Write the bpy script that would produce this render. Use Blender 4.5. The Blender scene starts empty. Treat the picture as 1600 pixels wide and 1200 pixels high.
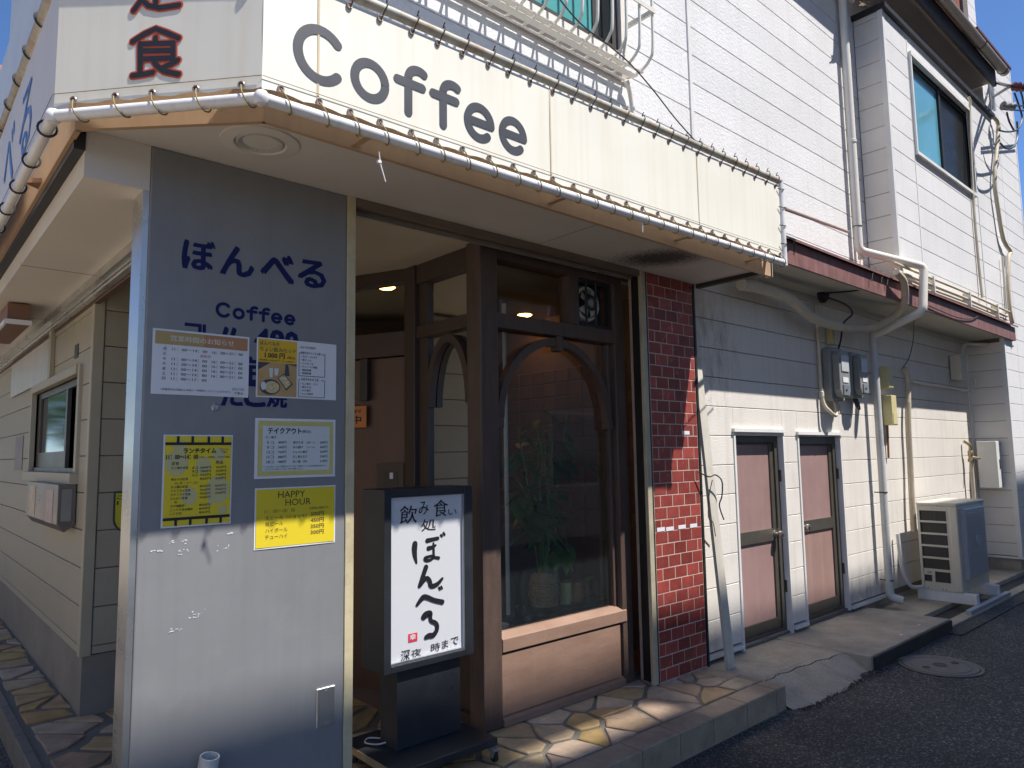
import bpy, math, random
from mathutils import Vector, Matrix
R_ = random.Random(7)
scene = bpy.context.scene
col = scene.collection

# ------------------------------------------------------------------ camera
F_PX, YAW, PITCH, ROLL, EYE = 1108.9, 0.72665, 0.10024, -0.0154, 1.64
_cy, _sy, _cp, _sp = math.cos(YAW), math.sin(YAW), math.cos(PITCH), math.sin(PITCH)
FWD = Vector((_sy*_cp, _cy*_cp, _sp)); RGT = Vector((_cy, -_sy, 0)); UPV = RGT.cross(FWD)
_c, _s = math.cos(ROLL), math.sin(ROLL)
RGT, UPV = _c*RGT + _s*UPV, -_s*RGT + _c*UPV
CAM = Vector((0, 0, EYE))
cd = bpy.data.cameras.new('camera'); cd.sensor_width = 36; cd.lens = F_PX/1600*36
cd.clip_start = 0.05; cd.clip_end = 1500
cam = bpy.data.objects.new('camera', cd); col.objects.link(cam)
m3 = Matrix((RGT, UPV, -FWD)).transposed().to_4x4(); m3.translation = CAM
cam.matrix_world = m3
scene.camera = cam

# ------------------------------------------------------------------ world + sun
SUN = Vector((0.25, -0.50, 1.0)).normalized()           # towards the sun
w = bpy.data.worlds.new('World'); scene.world = w; w.use_nodes = True
nt = w.node_tree; nt.nodes.clear()
sky = nt.nodes.new('ShaderNodeTexSky'); sky.sky_type = 'NISHITA'; sky.sun_disc = False
sky.sun_elevation = math.asin(SUN.z); sky.sun_rotation = math.atan2(SUN.x, SUN.y)
sky.air_density = 1.0; sky.dust_density = 0.0; sky.ozone_density = 10.0; sky.altitude = 2500
bg = nt.nodes.new('ShaderNodeBackground'); bg.inputs['Strength'].default_value = 0.125
wo = nt.nodes.new('ShaderNodeOutputWorld')
nt.links.new(sky.outputs[0], bg.inputs[0]); nt.links.new(bg.outputs[0], wo.inputs[0])
sd = bpy.data.lights.new('sun', 'SUN'); sd.energy = 5.0; sd.angle = math.radians(0.55); sd.color = (1, 0.955, 0.90)
so = bpy.data.objects.new('sun', sd); col.objects.link(so)
so.rotation_euler = (-SUN).to_track_quat('-Z', 'Y').to_euler()
so.location = SUN*40

scene.view_settings.view_transform = 'Standard'; scene.view_settings.look = 'None'
scene.view_settings.exposure = 0.62; scene.view_settings.gamma = 1.0
scene.view_settings.use_curve_mapping = False
scene.render.engine = 'CYCLES'
cy = scene.cycles
cy.use_denoising = True
cy.max_bounces = 10; cy.diffuse_bounces = 5; cy.glossy_bounces = 5; cy.transparent_max_bounces = 16
cy.caustics_reflective = True; cy.caustics_refractive = False; cy.blur_glossy = 0.1
cy.sample_clamp_indirect = 8.0

# ------------------------------------------------------------------ helpers
def ray(x, y): return RGT*((x-800)/F_PX) - UPV*((y-600)/F_PX) + FWD
def PY(x, y, Y): d = ray(x, y); return CAM + d*((Y-CAM.y)/d.y)      # where a sight line meets the plane Y
def PX(x, y, X): d = ray(x, y); return CAM + d*((X-CAM.x)/d.x)
def PZ(x, y, Z): d = ray(x, y); return CAM + d*((Z-CAM.z)/d.z)

class MB:
    def __init__(s): s.v = []; s.f = []
    def add(s, vs, fs):
        n = len(s.v); s.v += [tuple(p) for p in vs]; s.f += [tuple(i+n for i in f) for f in fs]; return s
    def box(s, x0, x1, y0, y1, z0, z1):
        return s.add([(x0,y0,z0),(x1,y0,z0),(x1,y1,z0),(x0,y1,z0),(x0,y0,z1),(x1,y0,z1),(x1,y1,z1),(x0,y1,z1)],
            [(0,3,2,1),(4,5,6,7),(0,1,5,4),(1,2,6,5),(2,3,7,6),(3,0,4,7)])
    def obox(s, o, U, V, N, u0, u1, v0, v1, n0, n1, ch=0):
        """box in a frame o,U,V,N; ch chamfers the face at n1"""
        P = lambda u, v, n: o + U*u + V*v + N*n
        if not ch:
            vs = [P(u0,v0,n0),P(u1,v0,n0),P(u1,v1,n0),P(u0,v1,n0),P(u0,v0,n1),P(u1,v0,n1),P(u1,v1,n1),P(u0,v1,n1)]
            fs = [(0,3,2,1),(4,5,6,7),(0,1,5,4),(1,2,6,5),(2,3,7,6),(3,0,4,7)]
        else:
            c = ch; a = n1-c
            vs = [P(u0,v0,n0),P(u1,v0,n0),P(u1,v1,n0),P(u0,v1,n0),P(u0,v0,a),P(u1,v0,a),P(u1,v1,a),P(u0,v1,a),
                  P(u0+c,v0+c,n1),P(u1-c,v0+c,n1),P(u1-c,v1-c,n1),P(u0+c,v1-c,n1)]
            fs = [(0,3,2,1),(0,1,5,4),(1,2,6,5),(2,3,7,6),(3,0,4,7),(4,5,9,8),(5,6,10,9),(6,7,11,10),(7,4,8,11),(8,9,10,11)]
        if U.cross(V).dot(N) < 0: fs = [f[::-1] for f in fs]
        return s.add(vs, fs)
    def prism(s, poly, ext):
        """poly: list of Vectors, extruded by Vector ext"""
        n = len(poly); vs = [Vector(p) for p in poly] + [Vector(p)+ext for p in poly]
        fs = [tuple(range(n))[::-1], tuple(range(n, 2*n))] + [(i, (i+1) % n, n+(i+1) % n, n+i) for i in range(n)]
        return s.add(vs, fs)
    def tube(s, pts, r, n=10, closed=False, caps=True):
        pts = [Vector(p) for p in pts]; L = len(pts); rs = r if isinstance(r, (list, tuple)) else [r]*L
        vs = []; ref = None
        for i, p in enumerate(pts):
            if closed: t = pts[(i+1) % L] - pts[i-1]
            else: t = pts[min(i+1, L-1)] - pts[max(i-1, 0)]
            t.normalize()
            if ref is None: ref = Vector((0,0,1)) if abs(t.z) < 0.9 else Vector((1,0,0))
            a = ref - t*ref.dot(t)
            if a.length < 1e-5: a = t.orthogonal()
            a.normalize(); b = t.cross(a); ref = a
            vs += [p + (a*math.cos(2*math.pi*k/n) + b*math.sin(2*math.pi*k/n))*rs[i] for k in range(n)]
        fs = []
        for i in range(L if closed else L-1):
            j = (i+1) % L
            fs += [(i*n+k, i*n+(k+1) % n, j*n+(k+1) % n, j*n+k) for k in range(n)]
        if caps and not closed: fs += [tuple(range(n))[::-1], tuple(range((L-1)*n, L*n))]
        return s.add(vs, fs)
    def lathe(s, o, axis, prof, n=24):
        """prof: (radius, height) list around axis through o"""
        ax = Vector(axis).normalized(); a = ax.orthogonal().normalized(); b = ax.cross(a); o = Vector(o)
        vs = [o + ax*h + (a*math.cos(2*math.pi*k/n)+b*math.sin(2*math.pi*k/n))*r for r, h in prof for k in range(n)]
        fs = [(i*n+k, i*n+(k+1) % n, (i+1)*n+(k+1) % n, (i+1)*n+k) for i in range(len(prof)-1) for k in range(n)]
        return s.add(vs, fs)
    def stroke(s, pts, wd, N, caps=True):
        """flat ribbon with round ends; pts Vectors in a plane with normal N"""
        pts = [Vector(p) for p in pts]; L = len(pts); ws = wd if isinstance(wd, (list, tuple)) else [wd]*L
        vs = []
        for i, p in enumerate(pts):
            t = (pts[min(i+1, L-1)] - pts[max(i-1, 0)]).normalized(); b = N.cross(t)
            vs += [p + b*ws[i]/2, p - b*ws[i]/2]
        s.add(vs, [(2*i, 2*i+1, 2*i+3, 2*i+2) for i in range(L-1)])
        if caps:
            for e, q in ((0, 1), (L-1, L-2)):
                t = (pts[e]-pts[q]).normalized(); b = N.cross(t); r = ws[e]/2
                arc = [pts[e] + b*r*math.cos(k*math.pi/8) + t*r*math.sin(k*math.pi/8) for k in range(9)]
                s.add(arc, [tuple(range(9))[::-1]])
        return s
    def mesh(s, name, smooth=False):
        me = bpy.data.meshes.new(name); me.from_pydata(s.v, [], s.f); me.update()
        if smooth:
            me.shade_smooth()
            try: me.set_sharp_from_angle(angle=math.radians(40))
            except Exception: pass
        return me

def link(name, me, mat=None, parent=None, basis=None):
    o = bpy.data.objects.new(name, me); col.objects.link(o)
    if mat is not None and not me.materials: me.materials.append(mat)
    if basis is not None: o.matrix_basis = basis
    if parent is not None:
        o.parent = parent
        if parent.type == 'EMPTY': o.matrix_parent_inverse = Matrix.Translation(-parent.location)
    return o
def obj(name, mb, mat, parent=None, smooth=False, bevel=0):
    o = link(name, mb.mesh(name, smooth), mat, parent)
    if bevel:
        b = o.modifiers.new('bevel', 'BEVEL'); b.width = bevel; b.segments = 2; b.limit_method = 'ANGLE'
    return o
def tag(o, label=None, cat=None, group=None, kind=None):
    for k, v in (('label', label), ('category', cat), ('group', group), ('kind', kind)):
        if v: o[k] = v
    return o
def thing(name, label, cat, loc=(0, 0, 0), group=None):
    o = bpy.data.objects.new(name, None); col.objects.link(o); o.location = loc; o.empty_display_size = 0.1
    return tag(o, label, cat, group)
def B(x0, x1, y0, y1, z0, z1): return MB().box(x0, x1, y0, y1, z0, z1)
X_, Y_, Z_ = Vector((1,0,0)), Vector((0,1,0)), Vector((0,0,1))
def arc_pts(c, U, V, ru, rv, a0, a1, n=16):
    return [c + U*ru*math.cos(math.radians(a0+(a1-a0)*k/n)) + V*rv*math.sin(math.radians(a0+(a1-a0)*k/n)) for k in range(n+1)]
def smooth_path(pts, k=4):
    """Catmull-Rom through pts"""
    pts = [Vector(p) for p in pts]; out = []
    for i in range(len(pts)-1):
        p0, p1, p2, p3 = pts[max(i-1,0)], pts[i], pts[i+1], pts[min(i+2, len(pts)-1)]
        for j in range(k):
            t = j/k
            out.append(0.5*((2*p1)+(p2-p0)*t+(2*p0-5*p1+4*p2-p3)*t*t+(3*p1-p0-3*p2+p3)*t**3))
    return out + [pts[-1]]

# ------------------------------------------------------------------ materials
MATS = {}
def mat(name, c, rough=0.6, var=0.12, scale=3.0, bump=0.0, bscale=60.0, metal=0.0, rnd=0.0, hue=0.0, dirt=None, streak=0.0,
        spec=0.5, stretch=None, speck=0.0, coat=0.0, dirt2=None):
    """procedural surface: base colour broken by world-space noise, per-object variation, grime of a given colour, fine relief"""
    if name in MATS: return MATS[name]
    m = bpy.data.materials.new(name); m.use_nodes = True; n = m.node_tree; n.nodes.clear()
    N, Lk = n.nodes.new, n.links.new
    out = N('ShaderNodeOutputMaterial'); bs = N('ShaderNodeBsdfPrincipled'); Lk(bs.outputs[0], out.inputs[0])
    geo = N('ShaderNodeNewGeometry'); pos = geo.outputs['Position']
    if stretch:
        mp = N('ShaderNodeMapping'); mp.inputs['Scale'].default_value = stretch; Lk(pos, mp.inputs[0]); vpos = mp.outputs[0]
    else: vpos = pos
    nz = N('ShaderNodeTexNoise'); nz.inputs['Scale'].default_value = scale; nz.inputs['Detail'].default_value = 6
    nz.inputs['Roughness'].default_value = 0.62; Lk(vpos, nz.inputs['Vector'])
    mr = N('ShaderNodeMapRange'); mr.inputs[1].default_value = 0.25; mr.inputs[2].default_value = 0.75
    mr.inputs[3].default_value = 1-var; mr.inputs[4].default_value = 1+var; Lk(nz.outputs[0], mr.inputs[0])
    fac = mr.outputs[0]
    def mul(a, b):
        q = N('ShaderNodeMath'); q.operation = 'MULTIPLY'
        for i, v in enumerate((a, b)):
            if isinstance(v, (int, float)): q.inputs[i].default_value = v
            else: Lk(v, q.inputs[i])
        return q.outputs[0]
    hs = N('ShaderNodeHueSaturation'); hs.inputs['Color'].default_value = (*c, 1)
    if rnd or hue:
        oi = N('ShaderNodeObjectInfo')
        if rnd:
            r = N('ShaderNodeMapRange'); r.inputs[3].default_value = 1-rnd; r.inputs[4].default_value = 1+rnd
            Lk(oi.outputs['Random'], r.inputs[0]); fac = mul(fac, r.outputs[0])
        if hue:
            wn = N('ShaderNodeTexWhiteNoise'); wn.noise_dimensions = '1D'; Lk(oi.outputs['Random'], wn.inputs['W'])
            r = N('ShaderNodeMapRange'); r.inputs[3].default_value = 0.5-hue; r.inputs[4].default_value = 0.5+hue
            Lk(wn.outputs['Value'], r.inputs[0]); Lk(r.outputs[0], hs.inputs['Hue'])
            r2 = N('ShaderNodeMapRange'); r2.inputs[3].default_value = 0.7; r2.inputs[4].default_value = 1.35
            wn2 = N('ShaderNodeTexWhiteNoise'); wn2.noise_dimensions = '1D'
            Lk(mul(oi.outputs['Random'], 7.31), wn2.inputs['W']); Lk(wn2.outputs['Value'], r2.inputs[0]); Lk(r2.outputs[0], hs.inputs['Saturation'])
    Lk(fac, hs.inputs['Value'])
    colr = hs.outputs[0]
    def mixc(f, a, b):
        q = N('ShaderNodeMix'); q.data_type = 'RGBA'
        if isinstance(f, float): q.inputs[0].default_value = f
        else: Lk(f, q.inputs[0])
        for i, v in ((6, a), (7, b)):
            if isinstance(v, tuple): q.inputs[i].default_value = (*v, 1)
            else: Lk(v, q.inputs[i])
        return q.outputs[2]
    if streak:                                        # rain streaks running down
        mp = N('ShaderNodeMapping'); mp.inputs['Scale'].default_value = (14, 14, 0.5); Lk(pos, mp.inputs[0])
        sn = N('ShaderNodeTexNoise'); sn.inputs['Scale'].default_value = 1.6; sn.inputs['Detail'].default_value = 4; Lk(mp.outputs[0], sn.inputs['Vector'])
        r = N('ShaderNodeMapRange'); r.inputs[1].default_value = 0.48; r.inputs[2].default_value = 0.8; r.inputs[4].default_value = streak
        Lk(sn.outputs[0], r.inputs[0]); colr = mixc(r.outputs[0], colr, dirt2 or dirt or (0.2, 0.17, 0.13))
    if dirt:
        dn = N('ShaderNodeTexNoise'); dn.inputs['Scale'].default_value = scale*1.7; dn.inputs['Detail'].default_value = 8
        dn.inputs['Roughness'].default_value = 0.7; dn.inputs['Distortion'].default_value = 0.4; Lk(pos, dn.inputs['Vector'])
        r = N('ShaderNodeMapRange'); r.inputs[1].default_value = 0.52; r.inputs[2].default_value = 0.78; r.inputs[4].default_value = 0.55
        Lk(dn.outputs[0], r.inputs[0]); colr = mixc(r.outputs[0], colr, dirt)
    if speck:                                         # small light and dark grains
        vn = N('ShaderNodeTexNoise'); vn.inputs['Scale'].default_value = bscale*1.3; vn.inputs['Detail'].default_value = 2; Lk(pos, vn.inputs['Vector'])
        r = N('ShaderNodeMapRange'); r.inputs[1].default_value = 0.53; r.inputs[2].default_value = 0.68; r.inputs[4].default_value = speck
        Lk(vn.outputs[0], r.inputs[0]); colr = mixc(r.outputs[0], colr, tuple(min(1, v*3.2+0.06) for v in c))
    Lk(colr, bs.inputs['Base Color'])
    rr = N('ShaderNodeMapRange'); rr.inputs[3].default_value = max(0.02, rough-0.1); rr.inputs[4].default_value = min(1, rough+0.12)
    Lk(nz.outputs[0], rr.inputs[0]); Lk(rr.outputs[0], bs.inputs['Roughness'])
    bs.inputs['Metallic'].default_value = metal; bs.inputs['Specular IOR Level'].default_value = spec
    if coat: bs.inputs['Coat Weight'].default_value = coat; bs.inputs['Coat Roughness'].default_value = 0.12
    if bump:
        bn = N('ShaderNodeTexNoise'); bn.inputs['Scale'].default_value = bscale; bn.inputs['Detail'].default_value = 3; Lk(pos, bn.inputs['Vector'])
        bp = N('ShaderNodeBump'); bp.inputs['Strength'].default_value = bump; bp.inputs['Distance'].default_value = 0.004
        Lk(bn.outputs[0], bp.inputs['Height']); Lk(bp.outputs[0], bs.inputs['Normal'])
    MATS[name] = m
    return m
def glass_mat(name, tint, refl_rough=0.0, body=0.0, bodycol=(0.3,0.4,0.42), ior=1.5, dust=0.0):
    """a thin pane: see-through with Fresnel reflection, optionally a milky body and dust"""
    m = bpy.data.materials.new(name); m.use_nodes = True; n = m.node_tree; n.nodes.clear(); N, Lk = n.nodes.new, n.links.new
    out = N('ShaderNodeOutputMaterial'); tr = N('ShaderNodeBsdfTransparent'); tr.inputs[0].default_value = (*tint, 1)
    gl = N('ShaderNodeBsdfGlossy'); gl.inputs['Roughness'].default_value = refl_rough
    fr = N('ShaderNodeFresnel'); fr.inputs[0].default_value = ior
    f2 = N('ShaderNodeMath'); f2.operation = 'MULTIPLY'; f2.inputs[1].default_value = 1.8; f2.use_clamp = True; Lk(fr.outputs[0], f2.inputs[0])
    mx = N('ShaderNodeMixShader'); Lk(f2.outputs[0], mx.inputs[0])
    base = tr.outputs[0]
    if body or dust:
        df = N('ShaderNodeBsdfDiffuse'); df.inputs[0].default_value = (*bodycol, 1)
        mb = N('ShaderNodeMixShader')
        if dust:
            geo = N('ShaderNodeNewGeometry')
            a = N('ShaderNodeTexNoise'); a.inputs['Scale'].default_value = 150; a.inputs['Detail'].default_value = 4; Lk(geo.outputs['Position'], a.inputs['Vector'])
            mp = N('ShaderNodeMapping'); mp.inputs['Scale'].default_value = (24, 24, 3.0); Lk(geo.outputs['Position'], mp.inputs[0])
            b = N('ShaderNodeTexNoise'); b.inputs['Scale'].default_value = 1.5; b.inputs['Detail'].default_value = 5; Lk(mp.outputs[0], b.inputs['Vector'])
            r1 = N('ShaderNodeMapRange'); r1.inputs[1].default_value = 0.62; r1.inputs[2].default_value = 0.8; r1.inputs[4].default_value = dust*2.4; Lk(a.outputs[0], r1.inputs[0])
            r2 = N('ShaderNodeMapRange'); r2.inputs[1].default_value = 0.42; r2.inputs[2].default_value = 0.75; r2.inputs[4].default_value = dust*0.12; Lk(b.outputs[0], r2.inputs[0])
            ad = N('ShaderNodeMath'); ad.operation = 'ADD'; Lk(r1.outputs[0], ad.inputs[0]); Lk(r2.outputs[0], ad.inputs[1])
            a2 = N('ShaderNodeMath'); a2.operation = 'ADD'; a2.use_clamp = True; Lk(ad.outputs[0], a2.inputs[0]); a2.inputs[1].default_value = body
            Lk(a2.outputs[0], mb.inputs[0])
        else: mb.inputs[0].default_value = body
        Lk(base, mb.inputs[1]); Lk(df.outputs[0], mb.inputs[2]); base = mb.outputs[0]
    Lk(base, mx.inputs[1]); Lk(gl.outputs[0], mx.inputs[2]); Lk(mx.outputs[0], out.inputs[0])
    MATS[name] = m
    return m
def emit_mat(name, c, s):
    m = bpy.data.materials.new(name); m.use_nodes = True; n = m.node_tree; n.nodes.clear()
    e = n.nodes.new('ShaderNodeEmission'); e.inputs[0].default_value = (*c, 1); e.inputs[1].default_value = s
    o = n.nodes.new('ShaderNodeOutputMaterial'); n.links.new(e.outputs[0], o.inputs[0]); MATS[name] = m
    return m

def asphalt_mat():
    m = bpy.data.materials.new('asphalt'); m.use_nodes = True; n = m.node_tree; N, Lk = n.nodes.new, n.links.new
    bs = n.nodes['Principled BSDF']; bs.inputs['Roughness'].default_value = 0.8
    geo = N('ShaderNodeNewGeometry'); vo = N('ShaderNodeTexVoronoi'); vo.inputs['Scale'].default_value = 105; Lk(geo.outputs['Position'], vo.inputs['Vector'])
    sp = N('ShaderNodeSeparateColor'); Lk(vo.outputs['Color'], sp.inputs[0])
    pw = N('ShaderNodeMath'); pw.operation = 'POWER'; pw.inputs[1].default_value = 5.0; Lk(sp.outputs[0], pw.inputs[0])
    m1 = N('ShaderNodeMapRange'); m1.inputs[3].default_value = 0.030; m1.inputs[4].default_value = 0.20; Lk(pw.outputs[0], m1.inputs[0])
    big = N('ShaderNodeTexNoise'); big.inputs['Scale'].default_value = 1.1; big.inputs['Detail'].default_value = 7; big.inputs['Roughness'].default_value = 0.65; Lk(geo.outputs['Position'], big.inputs['Vector'])
    m2 = N('ShaderNodeMapRange'); m2.inputs[1].default_value = 0.3; m2.inputs[2].default_value = 0.7; m2.inputs[3].default_value = 0.65; m2.inputs[4].default_value = 1.5; Lk(big.outputs[0], m2.inputs[0])
    mu = N('ShaderNodeMath'); mu.operation = 'MULTIPLY'; Lk(m1.outputs[0], mu.inputs[0]); Lk(m2.outputs[0], mu.inputs[1])
    cc = N('ShaderNodeCombineColor')
    for i, k in enumerate((1.06, 1.0, 0.92)):
        q = N('ShaderNodeMath'); q.operation = 'MULTIPLY'; q.inputs[1].default_value = k; Lk(mu.outputs[0], q.inputs[0]); Lk(q.outputs[0], cc.inputs[i])
    Lk(cc.outputs[0], bs.inputs['Base Color'])
    bp = N('ShaderNodeBump'); bp.inputs['Strength'].default_value = 0.9; bp.inputs['Distance'].default_value = 0.005; bp.invert = True; Lk(vo.outputs['Distance'], bp.inputs['Height']); Lk(bp.outputs[0], bs.inputs['Normal'])
    return m
asphalt = asphalt_mat()
concrete = mat('concrete', (0.36,0.315,0.25), 0.85, 0.30, 3.2, 0.9, 70, dirt=(0.15,0.125,0.09), speck=0.12)
cement = mat('cement joint', (0.19,0.175,0.15), 0.9, 0.25, 5, 0.7, 120, dirt=(0.13,0.125,0.12))
flag = mat('flagstone', (0.43,0.31,0.18), 0.75, 0.34, 6.5, 0.9, 38, rnd=0.20, hue=0.016, dirt=(0.24,0.20,0.16))
kerbtile = mat('kerb tile', (0.36,0.275,0.19), 0.75, 0.25, 6, 0.5, 70, rnd=0.14, dirt=(0.16,0.13,0.10))
siding_white = mat('white siding', (0.73,0.725,0.725), 0.55, 0.05, 1.6, 1.0, 55, rnd=0.025, streak=0.22, dirt2=(0.52,0.50,0.47))
siding_low = mat('weathered white siding', (0.72,0.678,0.618), 0.6, 0.07, 1.3, 0.6, 85, rnd=0.03, streak=0.28, dirt2=(0.42,0.38,0.33), dirt=(0.55,0.51,0.46))
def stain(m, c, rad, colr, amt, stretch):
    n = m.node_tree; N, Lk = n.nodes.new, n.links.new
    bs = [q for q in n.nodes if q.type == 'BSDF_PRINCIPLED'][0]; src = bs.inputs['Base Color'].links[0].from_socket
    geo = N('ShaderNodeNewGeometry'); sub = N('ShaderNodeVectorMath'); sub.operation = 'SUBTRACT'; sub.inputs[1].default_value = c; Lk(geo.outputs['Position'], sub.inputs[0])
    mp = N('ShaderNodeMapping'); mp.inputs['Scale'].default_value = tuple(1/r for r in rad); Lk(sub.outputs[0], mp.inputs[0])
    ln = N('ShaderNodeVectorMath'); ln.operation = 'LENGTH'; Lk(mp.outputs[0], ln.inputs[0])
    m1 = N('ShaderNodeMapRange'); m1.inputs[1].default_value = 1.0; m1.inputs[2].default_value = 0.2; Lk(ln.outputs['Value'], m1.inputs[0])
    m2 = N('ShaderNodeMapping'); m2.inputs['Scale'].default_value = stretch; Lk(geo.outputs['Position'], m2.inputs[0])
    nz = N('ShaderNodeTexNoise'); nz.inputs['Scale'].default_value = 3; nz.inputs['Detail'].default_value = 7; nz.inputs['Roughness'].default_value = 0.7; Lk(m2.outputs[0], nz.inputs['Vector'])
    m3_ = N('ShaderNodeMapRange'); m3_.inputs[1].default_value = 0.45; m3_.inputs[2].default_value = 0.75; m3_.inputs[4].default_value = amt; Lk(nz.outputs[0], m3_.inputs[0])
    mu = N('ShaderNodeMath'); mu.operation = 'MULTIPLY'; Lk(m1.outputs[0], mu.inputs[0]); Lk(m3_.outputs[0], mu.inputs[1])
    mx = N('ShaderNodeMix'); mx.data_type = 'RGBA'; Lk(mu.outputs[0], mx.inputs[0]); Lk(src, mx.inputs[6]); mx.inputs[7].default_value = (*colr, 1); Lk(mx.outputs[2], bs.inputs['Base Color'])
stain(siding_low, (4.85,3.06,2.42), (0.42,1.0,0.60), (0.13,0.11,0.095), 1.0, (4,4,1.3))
stain(siding_low, (7.6,3.06,0.2), (1.2,1.0,0.35), (0.20,0.17,0.14), 0.8, (3,3,1.5))
siding_gap = mat('siding joint', (0.16,0.14,0.13), 0.9, 0.2)
siding_side = mat('smooth white siding', (0.72,0.68,0.62), 0.6, 0.06, 2, 0.15, 60, rnd=0.02)
trim_white = mat('white trim', (0.74,0.73,0.70), 0.45, 0.08, 4, dirt=None, streak=0.2, dirt2=(0.45,0.40,0.34))
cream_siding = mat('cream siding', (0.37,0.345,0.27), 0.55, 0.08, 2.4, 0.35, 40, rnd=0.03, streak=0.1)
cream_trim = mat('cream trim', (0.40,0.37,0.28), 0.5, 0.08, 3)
plinth = mat('cement plinth', (0.24,0.225,0.20), 0.85, 0.2, 2.2, 0.4, 70, dirt=(0.15,0.15,0.15))
grey_panel = mat('grey painted panel', (0.222,0.224,0.229), 0.36, 0.09, 1.7, 0.06, 20, dirt=(0.27,0.275,0.27), streak=0.25, dirt2=(0.165,0.17,0.175), spec=0.4)
bare_metal = mat('satin aluminium', (0.62,0.62,0.60), 0.28, 0.15, 3, metal=0.85)
pillar_edge = mat('cream pillar edge', (0.55,0.48,0.30), 0.5, 0.2, 6, dirt=(0.30,0.24,0.14))
soffit_m = mat('painted soffit', (0.64,0.60,0.54), 0.75, 0.07, 1.6, 0.15, 30, dirt=(0.60,0.54,0.46))
soot = mat('soot stain', (0.06,0.05,0.045), 0.9, 0.3, 20)
fascia_m = mat('tan fascia', (0.46,0.30,0.175), 0.55, 0.14, 3, streak=0.25, dirt2=(0.28,0.16,0.09))
fabric_m = mat('cream tarpaulin', (0.79,0.765,0.665), 0.5, 0.04, 1.4, 0.06, 14, streak=0.22, dirt2=(0.58,0.47,0.30))
fabric_side = mat('white tarpaulin', (0.74,0.74,0.72), 0.5, 0.05, 1.4, streak=0.2, dirt2=(0.55,0.52,0.45))
letter_dark = mat('slate lettering', (0.052,0.056,0.072), 0.5, 0.12, 6)
letter_ink = mat('ink lettering', (0.022,0.024,0.03), 0.5, 0.12, 6)
letter_black = mat('black print', (0.012,0.012,0.016), 0.5, 0.1, 8)
letter_navy = mat('navy lettering', (0.008,0.013,0.085), 0.5, 0.1, 6, spec=0.2)
letter_red = mat('vermilion outline', (0.62,0.10,0.045), 0.5, 0.1, 6)
letter_blue = mat('blue lettering', (0.05,0.19,0.55), 0.5, 0.35, 5, streak=0.4, dirt2=(0.6,0.62,0.65))
letter_brown = mat('brown print', (0.16,0.10,0.03), 0.5, 0.1, 6)
letter_pale = mat('pale print', (0.68,0.60,0.50), 0.5, 0.05, 6)
letter_green = mat('green print', (0.02,0.09,0.05), 0.5, 0.05, 6)
pipe_white = mat('white painted pipe', (0.76,0.75,0.74), 0.35, 0.1, 8, dirt=(0.42,0.38,0.33))
pipe_rust = mat('rusting pipe', (0.42,0.40,0.33), 0.5, 0.3, 4, dirt=(0.36,0.14,0.03), streak=0.8, dirt2=(0.33,0.15,0.05), bump=0.2, bscale=70)
rope_m = mat('dark tie cord', (0.035,0.033,0.03), 0.7, 0.3, 30)
rope_y = mat('straw tie cord', (0.22,0.18,0.075), 0.7, 0.25, 30)
grommet_m = mat('grommet', (0.33,0.25,0.22), 0.4, 0.2, 30, metal=0.6)
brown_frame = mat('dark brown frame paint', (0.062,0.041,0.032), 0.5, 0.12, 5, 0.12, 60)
tan_frame = mat('tan brown frame paint', (0.34,0.20,0.135), 0.55, 0.08, 3, 0.12, 60, dirt=(0.27,0.155,0.10))
dark_metal = mat('dark bronze metal', (0.035,0.030,0.027), 0.5, 0.2, 6)
brick_m = mat('glazed red tile', (0.275,0.055,0.044), 0.24, 0.2, 14, 0.05, 25, rnd=0.30, spec=0.55)
brick_joint = mat('tile joint', (0.56,0.44,0.36), 0.85, 0.15, 12)
door_panel = mat('faded rose door panel', (0.31,0.195,0.18), 0.42, 0.16, 2.2, streak=0.35, dirt2=(0.38,0.27,0.25))
door_rust = mat('rusting rose door panel', (0.32,0.20,0.175), 0.45, 0.12, 3, dirt=(0.34,0.17,0.07), streak=0.3, dirt2=(0.5,0.37,0.33))
bronze_frame = mat('bronze aluminium', (0.105,0.095,0.078), 0.4, 0.12, 5, metal=0.4, dirt=(0.17,0.14,0.10))
chrome = mat('steel knob', (0.55,0.51,0.46), 0.25, 0.1, 10, metal=0.95)
brass = mat('brass valve', (0.45,0.36,0.22), 0.4, 0.2, 20, metal=0.8)
pvc = mat('cream drainpipe', (0.72,0.69,0.62), 0.4, 0.07, 3, streak=0.15, dirt2=(0.48,0.42,0.34))
pvc_grey = mat('pale grey pipe', (0.55,0.55,0.53), 0.4, 0.1, 5, dirt=(0.35,0.32,0.28))
beige_tube = mat('beige wrapped pipe', (0.56,0.49,0.37), 0.6, 0.12, 8, 0.3, 120, dirt=(0.40,0.34,0.25))
cable_m = mat('black cable', (0.015,0.015,0.016), 0.5, 0.1)
ledge_m = mat('maroon fascia board', (0.19,0.085,0.075), 0.6, 0.3, 5, dirt=(0.30,0.20,0.19), streak=0.45, dirt2=(0.36,0.24,0.24))
ledge_soffit = mat('cream eave lining', (0.56,0.53,0.45), 0.7, 0.08, 2)
black_flash = mat('black flashing', (0.022,0.022,0.024), 0.5, 0.2, 4)
taupe = mat('taupe lining', (0.72,0.61,0.53), 0.7, 0.08, 2)
corr_brown = mat('brown ribbed sheet', (0.25,0.085,0.05), 0.6, 0.1, 2)
meter_grey = mat('grey meter housing', (0.24,0.245,0.23), 0.45, 0.12, 6, dirt=(0.17,0.165,0.15))
meter_glass = mat('meter cover', (0.50,0.52,0.52), 0.12, 0.05, 6, spec=0.8)
yellow_box = mat('pale yellow duct cover', (0.60,0.52,0.26), 0.5, 0.08, 5)
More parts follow.
